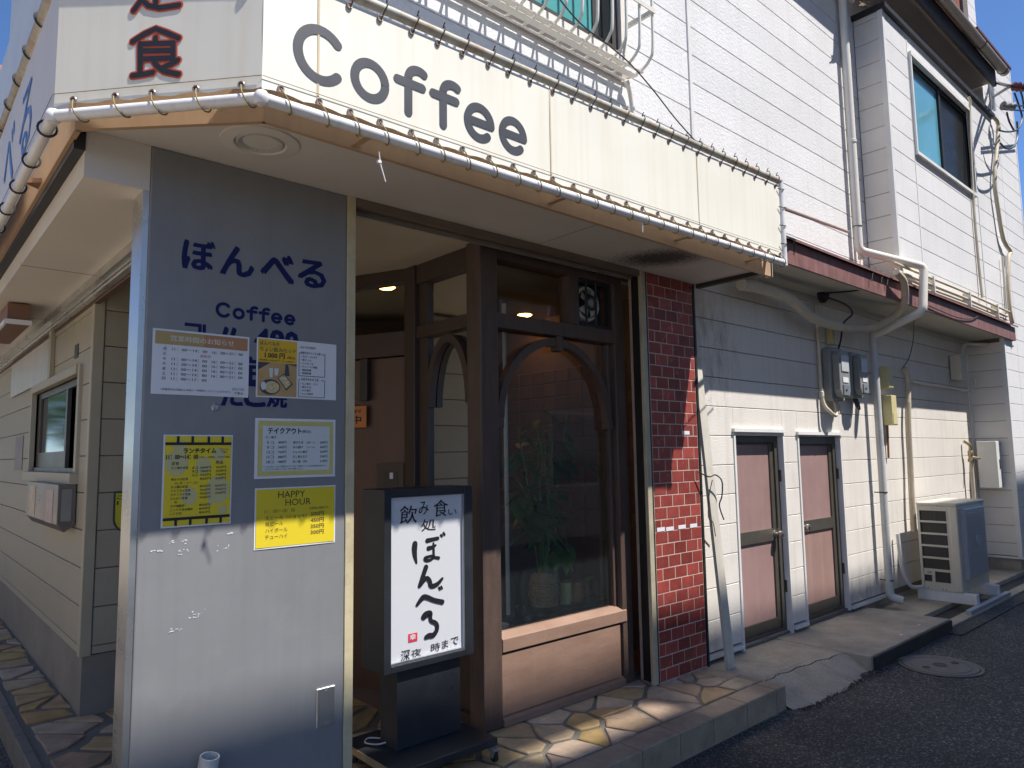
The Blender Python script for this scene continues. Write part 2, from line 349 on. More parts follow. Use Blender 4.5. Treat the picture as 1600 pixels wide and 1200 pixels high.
ac_cream = mat('ivory enamel', (0.60,0.56,0.46), 0.35, 0.05, 3, dirt=(0.52,0.49,0.42))
ac_dark = mat('dark coil fins', (0.045,0.04,0.035), 0.6, 0.3, 40, stretch=(1,1,0.05))
black_wood = mat('black painted board', (0.022,0.025,0.030), 0.42, 0.25, 3, 0.15, 90, dirt=(0.05,0.055,0.065))
sign_white = mat('white acrylic', (0.60,0.605,0.62), 0.3, 0.02, 2)
raw_edge = mat('worn plywood edge', (0.33,0.25,0.14), 0.7, 0.25, 12)
rubber = mat('black rubber', (0.015,0.015,0.015), 0.6, 0.2, 20)
zinc = mat('galvanised steel', (0.42,0.43,0.44), 0.4, 0.2, 12, metal=0.7)
paper_white = mat('white paper', (0.70,0.71,0.72), 0.6, 0.04, 4)
paper_yellow = mat('yellow paper', (0.72,0.56,0.02), 0.55, 0.03, 3)
paper_cork = mat('straw print', (0.56,0.50,0.17), 0.6, 0.08, 30)
paper_pale = mat('pale print panel', (0.60,0.64,0.62), 0.6, 0.03, 5)
paper_spot = mat('pale yellow dot', (0.52,0.48,0.22), 0.6, 0.03, 5)
paper_orange = mat('orange print', (0.72,0.43,0.02), 0.6, 0.03, 5)
paper_tan = mat('tan print', (0.50,0.33,0.16), 0.6, 0.1, 5)
paper_wood = mat('wood print', (0.48,0.31,0.13), 0.6, 0.2, 12)
paper_food = mat('food print', (0.55,0.46,0.24), 0.6, 0.6, 140)
seal_red = mat('red seal', (0.66,0.03,0.06), 0.6, 0.05, 5)
sticker_yel = mat('yellow sticker', (0.55,0.53,0.03), 0.5, 0.05, 5)
orange_plate = mat('orange wooden plate', (0.55,0.20,0.05), 0.5, 0.1, 10)
door_wood = mat('reddish brown door', (0.115,0.062,0.045), 0.45, 0.12, 3, stretch=(6,6,0.6))
ceil_cream = mat('cream ceiling', (0.55,0.48,0.36), 0.8, 0.05, 1.5)
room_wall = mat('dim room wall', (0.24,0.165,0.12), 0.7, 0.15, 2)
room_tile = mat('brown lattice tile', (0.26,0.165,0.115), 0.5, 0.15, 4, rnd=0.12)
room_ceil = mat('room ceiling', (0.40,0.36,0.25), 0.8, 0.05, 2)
leaf_m = mat('house plant leaf', (0.08,0.19,0.05), 0.35, 0.3, 12, rnd=0.25)
leaf_bright = mat('fresh green leaf', (0.14,0.42,0.03), 0.4, 0.2, 12)  # brighter green for a single leaf
stem_m = mat('green stem', (0.10,0.20,0.05), 0.5, 0.25, 15)
wicker = mat('woven wicker', (0.33,0.24,0.14), 0.7, 0.3, 20)
iron = mat('cast iron', (0.14,0.135,0.125), 0.6, 0.2, 12, 0.5, 70, dirt=(0.20,0.18,0.15))
tree_leaf = mat('street tree leaf', (0.09,0.17,0.03), 0.5, 0.4, 2, rnd=0.1)
bark = mat('bark', (0.12,0.09,0.065), 0.9, 0.3, 6)
far_white = mat('far white wall', (0.68,0.66,0.62), 0.7, 0.06, 0.6)
far_orange = mat('far orange parapet', (0.52,0.20,0.11), 0.7, 0.08, 0.6)
far_beige = mat('far beige wall', (0.42,0.37,0.31), 0.8, 0.08, 0.5)
far_glass = mat('far window glass', (0.06,0.08,0.10), 0.1, 0.2, 1, spec=0.8)
pane_clear = glass_mat('clear pane', (0.92,0.94,0.92))
pane_dusty = glass_mat('dusty pane', (0.82,0.86,0.85), refl_rough=0.0, dust=0.18, bodycol=(0.34,0.42,0.45), body=0.022)
pane_dark = mat('dark reflecting pane', (0.018,0.02,0.02), 0.30, 0.1, 2, spec=0.2)
pane_teal = mat('teal frosted pane', (0.10,0.36,0.36), 0.12, 0.18, 1.2, spec=0.8)
pane_blue = mat('blue frosted pane', (0.12,0.34,0.42), 0.12, 0.2, 0.9, spec=0.8)
lamp_glow = emit_mat('warm lamp glow', (1.0,0.42,0.10), 15.0)
dry_twig = mat('dry straw', (0.33,0.26,0.17), 0.9, 0.3, 20)
weed_m = mat('weed leaf', (0.14,0.20,0.03), 0.6, 0.3, 20)

# ------------------------------------------------------------------ lettering
_tc = {}
def text_mesh(s, bold=0.0):
    k = (s, bold)
    if k not in _tc:
        c = bpy.data.curves.new('lettering', 'FONT'); c.body = s; c.offset = bold; c.resolution_u = 2; c.size = 1
        o = bpy.data.objects.new('lettering', c); me = bpy.data.meshes.new_from_object(o)
        _tc[k] = ([v.co.copy() for v in me.vertices], [tuple(p.vertices) for p in me.polygons])
        bpy.data.objects.remove(o); bpy.data.curves.remove(c); bpy.data.meshes.remove(me)
    return _tc[k]
def write(mb, s, o, U, V, h, w=None, bold=0.012, anchor='l', shear=0.0):
    """lay the string s on a plane: o baseline start, h cap-ish height, w total width if it is to be fitted"""
    vs, fs = text_mesh(s, 0.0)
    if not vs: return
    x0, x1 = min(v.x for v in vs), max(v.x for v in vs); y0 = min(v.y for v in vs); y1 = max(v.y for v in vs)
    k = h/max(1e-6, y1-y0) if h else w/(x1-x0); kx = w/(x1-x0) if w else k
    off = {'l': 0, 'c': -(x1-x0)*kx/2, 'r': -(x1-x0)*kx}[anchor]
    N = U.cross(V); b = bold*k
    shifts = [(0, 0)] if bold < 0.008 else ([(-b*0.7, 0), (b*0.7, 0)] if bold < 0.022 else [(-b, -b*0.5), (b, -b*0.5), (-b*0.4, b), (b*0.6, b*0.8)])
    for q, (sx_, sz_) in enumerate(shifts):                # heavier weights are the same strokes struck more than once
        mb.add([o + U*((v.x-x0)*kx + off + sx_ + (v.y-y0)*k*shear) + V*((v.y-y0)*k + sz_) + N*(0.00007*q) for v in vs], fs)

# ------------------------------------------------------------------ siding
def cut(u0, u1, z0, z1, holes):
    rects = [(u0, u1, z0, z1)]
    for (a0, a1, b0, b1) in holes:
        nxt = []
        for (p0, p1, q0, q1) in rects:
            if a1 <= p0 or a0 >= p1 or b1 <= q0 or b0 >= q1: nxt.append((p0, p1, q0, q1)); continue
            if a0 > p0: nxt.append((p0, a0, q0, q1))
            if a1 < p1: nxt.append((a1, p1, q0, q1))
            m0, m1 = max(p0, a0), min(p1, a1)
            if b0 > q0: nxt.append((m0, m1, q0, b0))
            if b1 < q1: nxt.append((m0, m1, b1, q1))
        rects = nxt
    return [r for r in rects if r[1]-r[0] > 0.012 and r[3]-r[2] > 0.012]
def siding(parent, o, U, N, u0, u1, z0, z1, pitch, ref, mt, holes=(), joints=(), gap=0.005, th=0.016, double=False):
    """horizontal boards, each one a piece; o is a point on the plane of their backs at z=0"""
    k = math.floor((z0-ref)/pitch); z = ref + k*pitch
    cuts = [u0] + [j for j in joints if u0 < j < u1] + [u1]
    while z < z1:
        a, b = max(z, z0), min(z+pitch, z1)
        if b-a > 0.03:
            for i in range(len(cuts)-1):
                for (p0, p1, q0, q1) in cut(cuts[i]+(0.003 if i else 0), cuts[i+1]-(0.003 if i < len(cuts)-2 else 0), a+gap/2, b-gap/2, holes):
                    mb = MB().obox(o, U, Z_, N, p0, p1, q0, q1, 0, th, 0.003)
                    if double and q1-q0 > 0.15: mb.obox(o, U, Z_, N, p0+0.001, p1-0.001, q1-0.030, q1-0.024, th-0.001, th+0.0012)
                    obj('siding_board', mb, mt, parent)
        z += pitch

# ================================================================== GROUND
STEP = 0.148
tag(obj('road', MB().add([(-300,-300,0),(300,-300,0),(300,300,0),(-300,300,0)], [(0,1,2,3)]), asphalt), 'dark asphalt lane', kind='structure')
step = tag(obj('stone_step', MB().box(0.66, 4.41, 2.42, 5.4, 0, STEP-0.012).box(0.66, 0.99, 5.4, 12, 0, STEP-0.012), cement), 'crazy paved shop step', kind='structure')

def voronoi(pts, rect):
    cells = []
    for i, p in enumerate(pts):
        poly = [Vector((rect[0], rect[2])), Vector((rect[1], rect[2])), Vector((rect[1], rect[3])), Vector((rect[0], rect[3]))]
        for j, q in enumerate(pts):
            if i == j or (q-p).length > 1.6: continue
            mid = (p+q)/2; nrm = q-p; new = []
            for k in range(len(poly)):
                a, b = poly[k], poly[(k+1) % len(poly)]; da, db = (a-mid).dot(nrm), (b-mid).dot(nrm)
                if da <= 0: new.append(a)
                if da*db < 0: new.append(a + (b-a)*(da/(da-db)))
            poly = new
            if len(poly) < 3: break
        if len(poly) >= 3: cells.append((p, poly))
    return cells
def flagstones(parent, rect, n, sx, sy, seed, joint=0.014):
    """irregular paving stones, each a bevelled slab of its own"""
    rr = random.Random(seed); nx = max(1, round((rect[1]-rect[0])/sx)); ny = max(1, round((rect[3]-rect[2])/sy)); pts = []
    for i in range(nx):
        for j in range(ny):
            pts.append(Vector((rect[0]+(rect[1]-rect[0])*(i+0.5+rr.uniform(-.42,.42)+0.25*(j % 2))/nx, rect[2]+(rect[3]-rect[2])*(j+0.5+rr.uniform(-.36,.36))/ny)))
            if rr.random() < 0.22: pts.append(pts[-1] + Vector((rr.uniform(-.12,.12), rr.uniform(-.1,.1))))
    for p, poly in voronoi(pts, rect):
        c = sum(poly, Vector((0,0)))/len(poly); out = []
        for q in poly:                                          # draw the outline in by the joint and break its straight edges
            d = (c-q); L = d.length; out.append(q + d*(min(0.4, rr.uniform(.8,1.9)*joint/max(L,1e-3))))
        out2 = []
        for k in range(len(out)):
            a, b = out[k], out[(k+1) % len(out)]; out2.append(a)
            if (b-a).length > 0.12: out2.append((a+b)/2 + Vector((rr.uniform(-.009,.009), rr.uniform(-.009,.009))))
        area = abs(sum(out2[k].x*out2[(k+1) % len(out2)].y-out2[(k+1) % len(out2)].x*out2[k].y for k in range(len(out2))))/2
        if area < 0.0018: continue
        z = STEP + rr.uniform(-0.003, 0.002); m = MB(); nv = len(out2)
        inner = [q + (c-q)*(0.008/max((c-q).length, 0.02)) for q in out2]
        m.add([(q.x,q.y,STEP-0.03) for q in out2] + [(q.x,q.y,z-0.005) for q in out2] + [(q.x,q.y,z+rr.uniform(-.001,.001)) for q in inner],
              [(k,(k+1) % nv,nv+(k+1) % nv,nv+k) for k in range(nv)] + [(nv+k,nv+(k+1) % nv,2*nv+(k+1) % nv,2*nv+k) for k in range(nv)] + [tuple(range(2*nv,3*nv))])
        obj('flagstone', m, flag, parent)
flagstones(step, (1.66, 4.36, 2.54, 3.12), 0, 0.30, 0.19, 5)
flagstones(step, (0.70, 2.60, 3.12, 5.02), 0, 0.30, 0.24, 9, 0.03)
flagstones(step, (0.70, 0.97, 5.04, 9.5), 0, 0.27, 0.21, 3, 0.026)
x = 0.66; i = 0
while x < 4.40:                                                   # kerb of rectangular tiles along the front
    L = min(R_.uniform(0.26, 0.36), 4.425-x)
    if L < 0.05: break
    obj('kerb_tile', MB().obox(Vector((x+0.003, 2.385, 0)), X_, Y_, Z_, 0, L-0.006, 0, 0.15, 0.0, STEP+R_.uniform(-.002,.002), 0.005), kerbtile, step)
    x += L
y = 2.54
while y < 3.0:                                                    # the same tiles turn the corner at the end of the step
    L = 0.155
    obj('kerb_tile', MB().obox(Vector((4.27, y+0.003, 0)), X_, Y_, Z_, 0, 0.155, 0, L-0.006, 0, STEP+R_.uniform(-.001,.003), 0.005), kerbtile, step); y += L
y = 3.0
while y < 9.5:                                                    # edge of the path beside the other street
    obj('kerb_tile', MB().obox(Vector((0.635, y+0.003, 0)), X_, Y_, Z_, 0, 0.05, 0, 0.30, 0, STEP+0.004, 0.004), cement, step); y += 0.31

# concrete apron in front of the service doors, broken edge, ramp down to the road
pave = tag(obj('concrete_apron', MB().box(4.43, 5.60, 2.62, 3.2, 0, 0.105).box(5.60, 7.32, 2.33, 3.2, 0, 0.108), concrete, None, False, 0.008), 'worn concrete apron by the service doors', kind='structure')
obj('kerb_face', MB().box(5.64, 7.325, 2.312, 2.331, 0, 0.098), mat('mossy black concrete', (0.035,0.032,0.026), 0.9, 0.4, 9, 0.8, 60, dirt=(0.08,0.07,0.055)), pave)
NE = 56; rq = random.Random(17); edge, crack = [], []
for k in range(NE+1):
    t = k/NE; xk = 4.43+1.24*t
    edge.append((xk, 2.345 - 0.055*math.sin(math.pi*min(1, t*1.25))**0.6 + 0.010*math.sin(t*23) + rq.uniform(-.009,.009)))
    crack.append((xk, 2.60 - 0.095*t*t + 0.010*math.sin(t*31) + rq.uniform(-.006,.006)))
mb = MB(); n = len(edge)
mb.add([(a,b,0.004) for a,b in edge]+[(a,b,0.098) for a,b in crack]+[(a,b,0) for a,b in edge], [(k,k+1,n+k+1,n+k) for k in range(n-1)]+[(2*n+k,2*n+k+1,k+1,k) for k in range(n-1)])
obj('ramp', mb, concrete, pave)
mb = MB()
mb.add([(a,b+0.008+0.006*(k % 2),0.1) for k,(a,b) in enumerate(crack)]+[(a,2.70,0.106) for a,b in crack]+[(a,b+0.01,0.03) for a,b in crack], [(k,k+1,n+k+1,n+k) for k in range(n-1)]+[(2*n+k,2*n+k+1,k+1,k) for k in range(n-1)])
obj('broken_edge', mb, concrete, pave)
mb = MB()
for k in range(420):                                               # crumbs of asphalt along the ramp edge
    a = R_.uniform(4.45,5.75); b = 2.295+R_.gauss(0,0.020); r = R_.uniform(.002,.009)
    mb.add([(a-r,b,0.003),(a,b-r,0.003),(a+r,b,0.003),(a,b+r,0.003),(a,b,0.004+r)], [(0,1,4),(1,2,4),(2,3,4),(3,0,4)])
tag(obj('gravel', mb, asphalt), 'crumbled asphalt grains along the apron edge', 'gravel', kind='stuff')
gut = tag(obj('gutter_strip', MB().box(7.32, 14, 2.63, 3.2, 0, 0.055).box(7.22, 14, 2.34, 2.45, 0, 0.03), concrete, None, False, 0.006), 'concrete strips either side of the drain slot', kind='structure')
obj('slot_floor', MB().box(7.33, 14, 2.45, 2.63, 0.0, 0.006), mat('shade dark concrete', (0.03,0.03,0.028), 0.6, 0.2), gut)  # dark floor colour stands in for the shade of a deeper slot
tag(obj('bounce_paving', MB().box(-6.4, 0.0, -3.4, 60, 0.0, 0.006), mat('pale bounce paving', (0.30,0.25,0.19), 0.85, 0.15, 1.5, 0.4, 80)), 'unseen pale paving added to bounce sunlight', kind='structure')  # pale surface added out of view to throw warm light back
tag(obj('pavement', MB().box(7.2, 14, 2.20, 2.34, 0.0, 0.012), asphalt), 'asphalt lip beside the drain', kind='structure')

# ================================================================== BUILDING
shop = thing('coffee_shop', 'white sided coffee shop building with tarpaulin sign, grey corner pillar and tiled pier', 'building', (4, 3, 0))

# --- solid mass behind the visible faces
obj('building_core', MB().box(0.98, 11.05, 2.952, 12, 3.13, 7.2).box(7.6, 11.05, 2.70, 2.95, 3.45, 6.24).box(4.5, 11.0, 3.45, 12, 0, 3.0), siding_side, shop)

# --- lower street wall with two service doors
LW = 3.07
doors = [(5.085, 5.865, 0.125, 1.80), (6.135, 6.985, 0.145, 1.785)]
backing = MB()
for (a, b, c, d) in cut(4.43, 11.15, 0.11, 3.10, doors): backing.box(a, b, LW+0.016, LW+0.09, c, d)
wall = obj('side_wall', backing, siding_gap, shop)
siding(wall, Vector((0, LW+0.016, 0)), X_, -Y_, 4.46, 11.11, 0.165, 3.10, 0.2275, 0.403, siding_low, [(a-0.0, b, c, 1.771) for a, b, c, d in doors], joints=(8.02,))
for a, b in ((4.44, 5.065), (5.886, 6.114), (7.006, 7.9)): obj('base_trim', MB().box(a, b, LW-0.028, LW+0.014, 0.135, 0.163), trim_white, wall)
obj('joint_strip', MB().box(7.99, 8.03, LW-0.006, LW+0.01, 0.165, 2.9), trim_white, wall)
obj('corner_trim', MB().box(11.02, 11.10, LW-0.012, LW+0.012, 0.1, 3.05), trim_white, wall)
obj('wall_foot', MB().box(4.44, 11.1, LW+0.03, LW+0.1, 0, 0.134), concrete, wall)

def service_door(k, panel_low):
    a, b, c, d = doors[k]
    t = obj('service_door', MB().box(a-0.014, a+0.010, LW-0.010, LW+0.12, c-0.02, d).box(b-0.010, b+0.008, LW-0.010, LW+0.12, c-0.02, d).box(a-0.026, b+0.022, LW-0.026, LW+0.12, d, d+0.028), trim_white, shop)
    f = MB(); y0, y1 = LW+0.04, LW+0.11
    f.box(a+0.012, a+0.035, y0, y1, c, d-0.001).box(b-0.075, b-0.012, y0, y1, c, d-0.001).box(a+0.035, b-0.075, y0, y1, d-0.085, d-0.001).box(a+0.035, b-0.075, y0, y1, c, c+0.035)
    obj('door_frame', f, bronze_frame, t, bevel=0.003)
    s = MB(); ya, yb = LW+0.055, LW+0.095; x0, x1, z0, z1 = a+0.037, b-0.078, c+0.037, d-0.088
    mid = c+0.76
    s.box(x0, x0+0.012, ya, yb, z0, z1).box(x1-0.055, x1, ya, yb, z0, z1).box(x0+0.012, x1-0.055, ya, yb, z0, z0+0.09).box(x0+0.012, x1-0.055, ya, yb, z1-0.012, z1).box(x0+0.012, x1-0.055, ya, yb, mid, mid+0.105)
    obj('door_stile', s, bronze_frame, t, bevel=0.003)
    obj('door_panel', MB().box(x0+0.01, x1-0.05, ya+0.014, yb-0.006, mid+0.1, z1-0.01), door_panel, t)
    obj('door_panel', MB().box(x0+0.01, x1-0.05, ya+0.014, yb-0.006, z0+0.085, mid+0.005), panel_low, t)
    kx = (x1-0.03) if k == 0 else x0+0.075
    kn = obj('knob', MB().lathe((kx, ya, mid+0.055), (0,-1,0), [(0.0,0.0),(0.032,0.0),(0.032,0.006),(0.014,0.012),(0.013,0.030),(0.027,0.038),(0.031,0.052),(0.028,0.066),(0.012,0.072),(0,0.072)], 20), chrome, t, True)
    obj('keyhole', MB().lathe((kx, ya-0.072, mid+0.055), (0,-1,0), [(0.009,0),(0.009,0.002),(0,0.002)], 12), dark_metal, kn)
    obj('hinge', MB().box(b-0.02, b-0.006, LW+0.022, LW+0.04, d-0.42, d-0.32).box(b-0.02, b-0.006, LW+0.022, LW+0.04, c+0.32, c+0.42), bronze_frame, t)
    obj('door_backing', MB().box(a, b, LW+0.115, LW+0.16, c, d), dark_metal, t)
    return t
service_door(0, door_panel)['label'] = 'narrow rose panelled service door nearer the red tiled pier'
service_door(1, door_rust)['label'] = 'narrow rose panelled service door with rust along its foot'

# --- block at the end of the lane: turned-out corner, low part and tower
BX, BY = 11.10, 2.63
blk = obj('end_block', MB().box(BX+0.016, 12.66, BY+0.016, 12, 0.22, 7.46), siding_gap, shop)
siding(blk, Vector((BX+0.016, 0, 0)), -Y_, -X_, -3.07, -BY-0.02, 0.24, 3.05, 0.2275, 0.403, siding_side)
siding(blk, Vector((BX+0.016, 0, 0)), -Y_, -X_, -2.92, -BY-0.02, 5.6, 7.2, 0.2275, 0.403, siding_side)
siding(blk, Vector((0, BY+0.016, 0)), X_, -Y_, BX+0.05, 12.64, 0.24, 7.40, 0.2275, 0.403, siding_white, joints=(11.72,))
obj('corner_trim', MB().box(BX-0.004, BX+0.05, BY-0.004, BY+0.05, 0.23, 7.42), trim_white, blk)
obj('corner_trim', MB().box(12.635, 12.675, BY-0.004, BY+0.05, 0.23, 7.42), trim_white, blk)
obj('drip_edge', MB().box(BX-0.012, 12.68, BY-0.014, 3.06, 0.205, 0.232), trim_white, blk)
obj('foundation', MB().box(BX+0.03, 12.6, BY+0.03, 3.3, 0, 0.205), concrete, blk)
obj('coping', MB().box(11.05, 12.69, BY-0.02, 12, 7.42, 7.455), mat('dark red coping', (0.11,0.035,0.025), 0.6, 0.1), blk)

# --- ledge roof between the storeys
LY, LX0, LX1, LZ0, LZ1 = 2.585, 4.42, 11.48, 3.085, 3.27
ledge = obj('ledge_roof', MB().prism([Vector((LX0,LY,LZ0)),Vector((LX0,LY+0.022,LZ0)),Vector((LX0,LY+0.022,LZ1)),Vector((LX0,LY,LZ1))], Vector((LX1-LX0,0,0))), ledge_m, shop)
obj('roof_sheet', MB().prism([Vector((LX0,LY-0.035,LZ1-0.006)),Vector((LX0,LY-0.035,LZ1+0.014)),Vector((LX0,2.935,LZ1+0.25)),Vector((LX0,2.935,LZ1+0.22))], Vector((LX1+0.02-LX0,0,0))), ledge_m, ledge)
obj('eave_lining', MB().box(LX0, LX1-0.01, LY+0.022, 3.12, 3.10, 3.115), ledge_soffit, ledge)
obj('end_board', MB().box(LX1-0.01, LX1+0.012, LY, 2.63, LZ0, LZ1-0.008), ledge_m, ledge)
obj('cover_moulding', MB().box(4.5, 11.08, LW-0.03, LW-0.002, 3.045, 3.098), ledge_soffit, ledge)

# --- upper wall above the sign
UW = 2.92
up = obj('upper_wall', MB().box(0.96, 7.62, UW+0.016, UW+0.03, 3.125, 7.1), siding_gap, shop)
siding(up, Vector((0, UW+0.016, 0)), X_, -Y_, 0.96, 7.60, 3.125, 7.05, 0.2275, 4.45, siding_white, joints=(4.455,))
obj('joint_strip', MB().box(4.437, 4.473, UW-0.012, UW+0.008, 3.5, 7.05), trim_white, up)
obj('corner_strip', MB().box(7.36, 7.41, UW-0.010, UW+0.010, 3.5, 7.05), siding_side, up)

# --- projecting bay with sliding window
bX, bY, bZ0, bZ1 = 7.57, 2.62, 3.36, 6.22
win = (8.27, 10.27, 4.86, 5.96)
bay = obj('projecting_bay', MB().box(bX+0.016, BX, bY+0.07, bY+0.09, bZ0, bZ1), siding_gap, shop)
bk = MB()
for (a, b, c, d) in cut(bX+0.016, BX+0.2, bZ0, bZ1, [win]): bk.box(a, b, bY+0.016, bY+0.07, c, d)
obj('bay_backing', bk, siding_gap, bay)
siding(bay, Vector((0, bY+0.016, 0)), X_, -Y_, bX+0.03, BX+0.25, bZ0, bZ1, 0.237, 6.155, siding_white, [(win[0]-0.03, win[1]+0.03, win[2]-0.03, win[3]+0.03)], joints=(8.235, 10.42))
siding(bay, Vector((bX+0.016, 0, 0)), -Y_, -X_, -2.91, -bY-0.03, bZ0, bZ1, 0.237, 6.155, siding_side)
obj('bay_side', MB().box(bX+0.017, bX+0.03, bY+0.02, 2.93, bZ0, bZ1), siding_gap, bay)
obj('corner_trim', MB().box(bX-0.004, bX+0.045, bY-0.004, bY+0.045, bZ0, bZ1), trim_white, bay)
obj('joint_strip', MB().box(8.222, 8.246, bY-0.004, bY+0.01, bZ0, bZ1-0.02), trim_white, bay)
obj('joint_strip', MB().box(10.405, 10.435, bY-0.006, bY+0.01, bZ0, bZ1-0.02), trim_white, bay)
obj('cap_flashing', MB().box(bX-0.03, BX+0.3, bY-0.045, 2.95, bZ1, bZ1+0.055), black_flash, bay)
a, b, c, d = win
wn = obj('bay_window', MB().box(a-0.03, a, bY-0.03, bY+0.07, c, d).box(b, b+0.03, bY-0.03, bY+0.07, c, d).box(a-0.03, b+0.03, bY-0.035, bY+0.07, d, d+0.045).box(a-0.03, b+0.03, bY-0.035, bY+0.07, c-0.035, c), trim_white, bay)
m_ = (a+b)/2
obj('window_sash', MB().box(a, a+0.03, bY+0.03, bY+0.06, c, d).box(b-0.03, b, bY+0.03, bY+0.06, c, d).box(a, b, bY+0.028, bY+0.062, d-0.045, d).box(a, b, bY+0.028, bY+0.062, c, c+0.045).box(m_-0.03, m_+0.03, bY+0.02, bY+0.06, c, d), black_flash, wn)
obj('pane', MB().box(a+0.03, m_-0.03, bY+0.045, bY+0.05, c+0.045, d-0.045), pane_blue, wn)
obj('pane', MB().box(m_+0.03, b-0.03, bY+0.045, bY+0.05, c+0.045, d-0.045), pane_dark, wn)

# --- third floor eave, gutter and wall
EY, EZ = 2.47, 6.60
eave = obj('upper_eave', MB().box(7.3, BX-0.02, EY+0.03, 3.2, EZ, EZ+0.012), taupe, shop)
obj('eave_fascia', MB().box(7.3, BX-0.02, EY-0.01, EY+0.03, EZ-0.07, EZ+0.16), black_flash, eave)
g = MB(); gy, gz, gr = EY-0.075, EZ+0.17, 0.062
for kk in range(12):
    a0, a1 = math.pi+math.pi*kk/12, math.pi+math.pi*(kk+1)/12
    P = lambda aa, x, r: (x, gy+r*math.cos(aa), gz+r*math.sin(aa))
    g.add([P(a0,7.3,gr),P(a1,7.3,gr),P(a1,11.25,gr),P(a0,11.25,gr)], [(0,1,2,3)])
    g.add([P(a0,7.3,gr-.004),P(a1,7.3,gr-.004),P(a1,11.25,gr-.004),P(a0,11.25,gr-.004)], [(3,2,1,0)])
g.add([(11.25, gy+gr*math.cos(math.pi+math.pi*kk/12), gz+gr*math.sin(math.pi+math.pi*kk/12)) for kk in range(13)], [tuple(range(13))])
obj('rain_gutter', g, mat('taupe gutter', (0.36,0.30,0.25), 0.4, 0.08, 3), eave, True)
for gx in (7.5, 8.7, 10.2, 11.15): obj('gutter_band', MB().tube([(gx, gy+(gr+.003)*math.cos(math.pi+math.pi*kk/10), gz+(gr+.003)*math.sin(math.pi+math.pi*kk/10)) for kk in range(11)], 0.006, 6), dark_metal, eave)
th_ = obj('third_floor_wall', MB().box(0.98, 12.3, 2.95, 11, 7.2, 9.6), siding_side, shop)
x = 5.9
while x < 11.5:
    obj('ribbed_sheet', MB().box(x, x+0.13, 2.915, 2.95, 6.75, 9.5), corr_brown, th_); x += 0.14
obj('end_post', MB().box(11.52, 11.75, 2.88, 2.95, 6.75, 9.5), siding_gap, th_)
siding(th_, Vector((0, 2.95, 0)), X_, -Y_, 11.77, 12.3, 6.9, 9.5, 0.2275, 0.403, siding_white, th=0.03)
# eave of the roof over the upper wall; its shadow crosses the top boards
obj('roof_eave', MB().prism([Vector((4.9,2.60,6.52)),Vector((7.4,2.60,6.52)),Vector((7.4,2.94,6.52)),Vector((4.9,2.94,6.52))], Vector((0,0,0.10))), taupe, eave)

# --- tiled pier
PY0 = 2.96
pier = obj('tiled_pier', MB().box(3.885, 4.42, PY0+0.0012, 3.12, STEP-0.05, 2.90), brick_joint, shop)
tm = {}
rows = 34; bp, bh = 0.0805, 0.138
for r in range(rows):
    z0 = STEP + 0.004 + r*bp; off = 0.0 if r % 2 else -bh/2
    xx = 3.888+off
    while xx < 4.417:
        u0, u1 = max(xx, 3.888), min(xx+bh-0.006, 4.417)
        if u1-u0 > 0.02:
            key = (round(u1-u0, 3))
            if key not in tm:
                tm[key] = MB().obox(Vector((0,0,0)), X_, Z_, -Y_, 0, u1-u0, 0, bp-0.006, -0.006, 0.004, 0.0022).mesh('brick')
            link('brick', tm[key], brick_m, pier, Matrix.Translation((u0, PY0+0.003+R_.uniform(-.0006,.0006), z0)) @ Matrix.Rotation(R_.uniform(-.004,.004), 4, 'Z'))
        xx += bh
z0 = STEP+0.004; k = 0
for r in range(rows):                                             # return face of the pier towards the lane
    link('brick', tm.setdefault('end', MB().obox(Vector((0,0,0)), Y_, Z_, X_, 0, 0.098, 0, bp-0.006, -0.006, 0.004, 0.0022).mesh('brick')), brick_m, pier, Matrix.Translation((4.421, PY0+0.006, z0+r*bp)))
tape = MB()
for (px, py) in ((1033,827),(1047,826),(1066,823),(1084,821),(1072,676)):
    p = PY(px, py, PY0-0.003); tape.box(p.x-0.043, p.x+0.043, PY0-0.0025, PY0-0.0015, p.z-0.014, p.z+0.012)
obj('tape_strip', tape, paper_white, pier)
obj('edge_post', MB().box(3.815, 3.862, PY0-0.006, PY0+0.022, STEP, 2.885), mat('dull cream post', (0.44,0.39,0.27), 0.55, 0.2, 7, dirt=(0.25,0.21,0.14)), pier, bevel=0.004)
obj('black_channel', MB().box(3.864, 3.884, PY0+0.002, 3.08, STEP, 2.89), black_flash, pier)
obj('black_channel', MB().box(4.428, 4.45, PY0-0.004, 3.06, STEP-0.02, 2.88), black_flash, pier)

# --- grey corner pillar
pil = obj('corner_pillar', MB().box(0.74, 1.600, PY0, 3.10, 0, 2.885), grey_panel, shop, bevel=0.006)
obj('metal_cheek', MB().box(0.716, 0.739, PY0+0.006, 3.105, 0, 2.89), bare_metal, pil)
obj('edge_strip', MB().box(1.601, 1.645, PY0-0.004, 3.10, 0, 2.885), pillar_edge, pil, bevel=0.003)
yt = PY0-0.0012
def letters(par, mt, chars, o, U, V, h, w_, bold):
    """a word, one part per character"""
    for k, ch in enumerate(chars):
        mb = MB(); write(mb, ch, o+U*(w_*k/len(chars)), U, V, h, w_/len(chars)*0.88, bold=bold); obj('letter', mb, mt, par)
for ch, px0, py0, px1, py1 in (('ぼ',285,372,337,425),('ん',345,385,398,433),('べ',408,398,460,442),('る',466,406,510,452)):
    p0, p1 = PY(px0, py1, yt), PY(px1, py0, yt); mb = MB()
    write(mb, ch, Vector((p0.x, yt, 2.412)), X_, Z_, 0.122, (p1.x-p0.x)*0.97, bold=0.035); obj('letter', mb, letter_navy, pil)
letters(pil, letter_navy, 'コレ〃', Vector((0.885, yt, 2.112)), X_, Z_, 0.075, 0.21, 0.03)
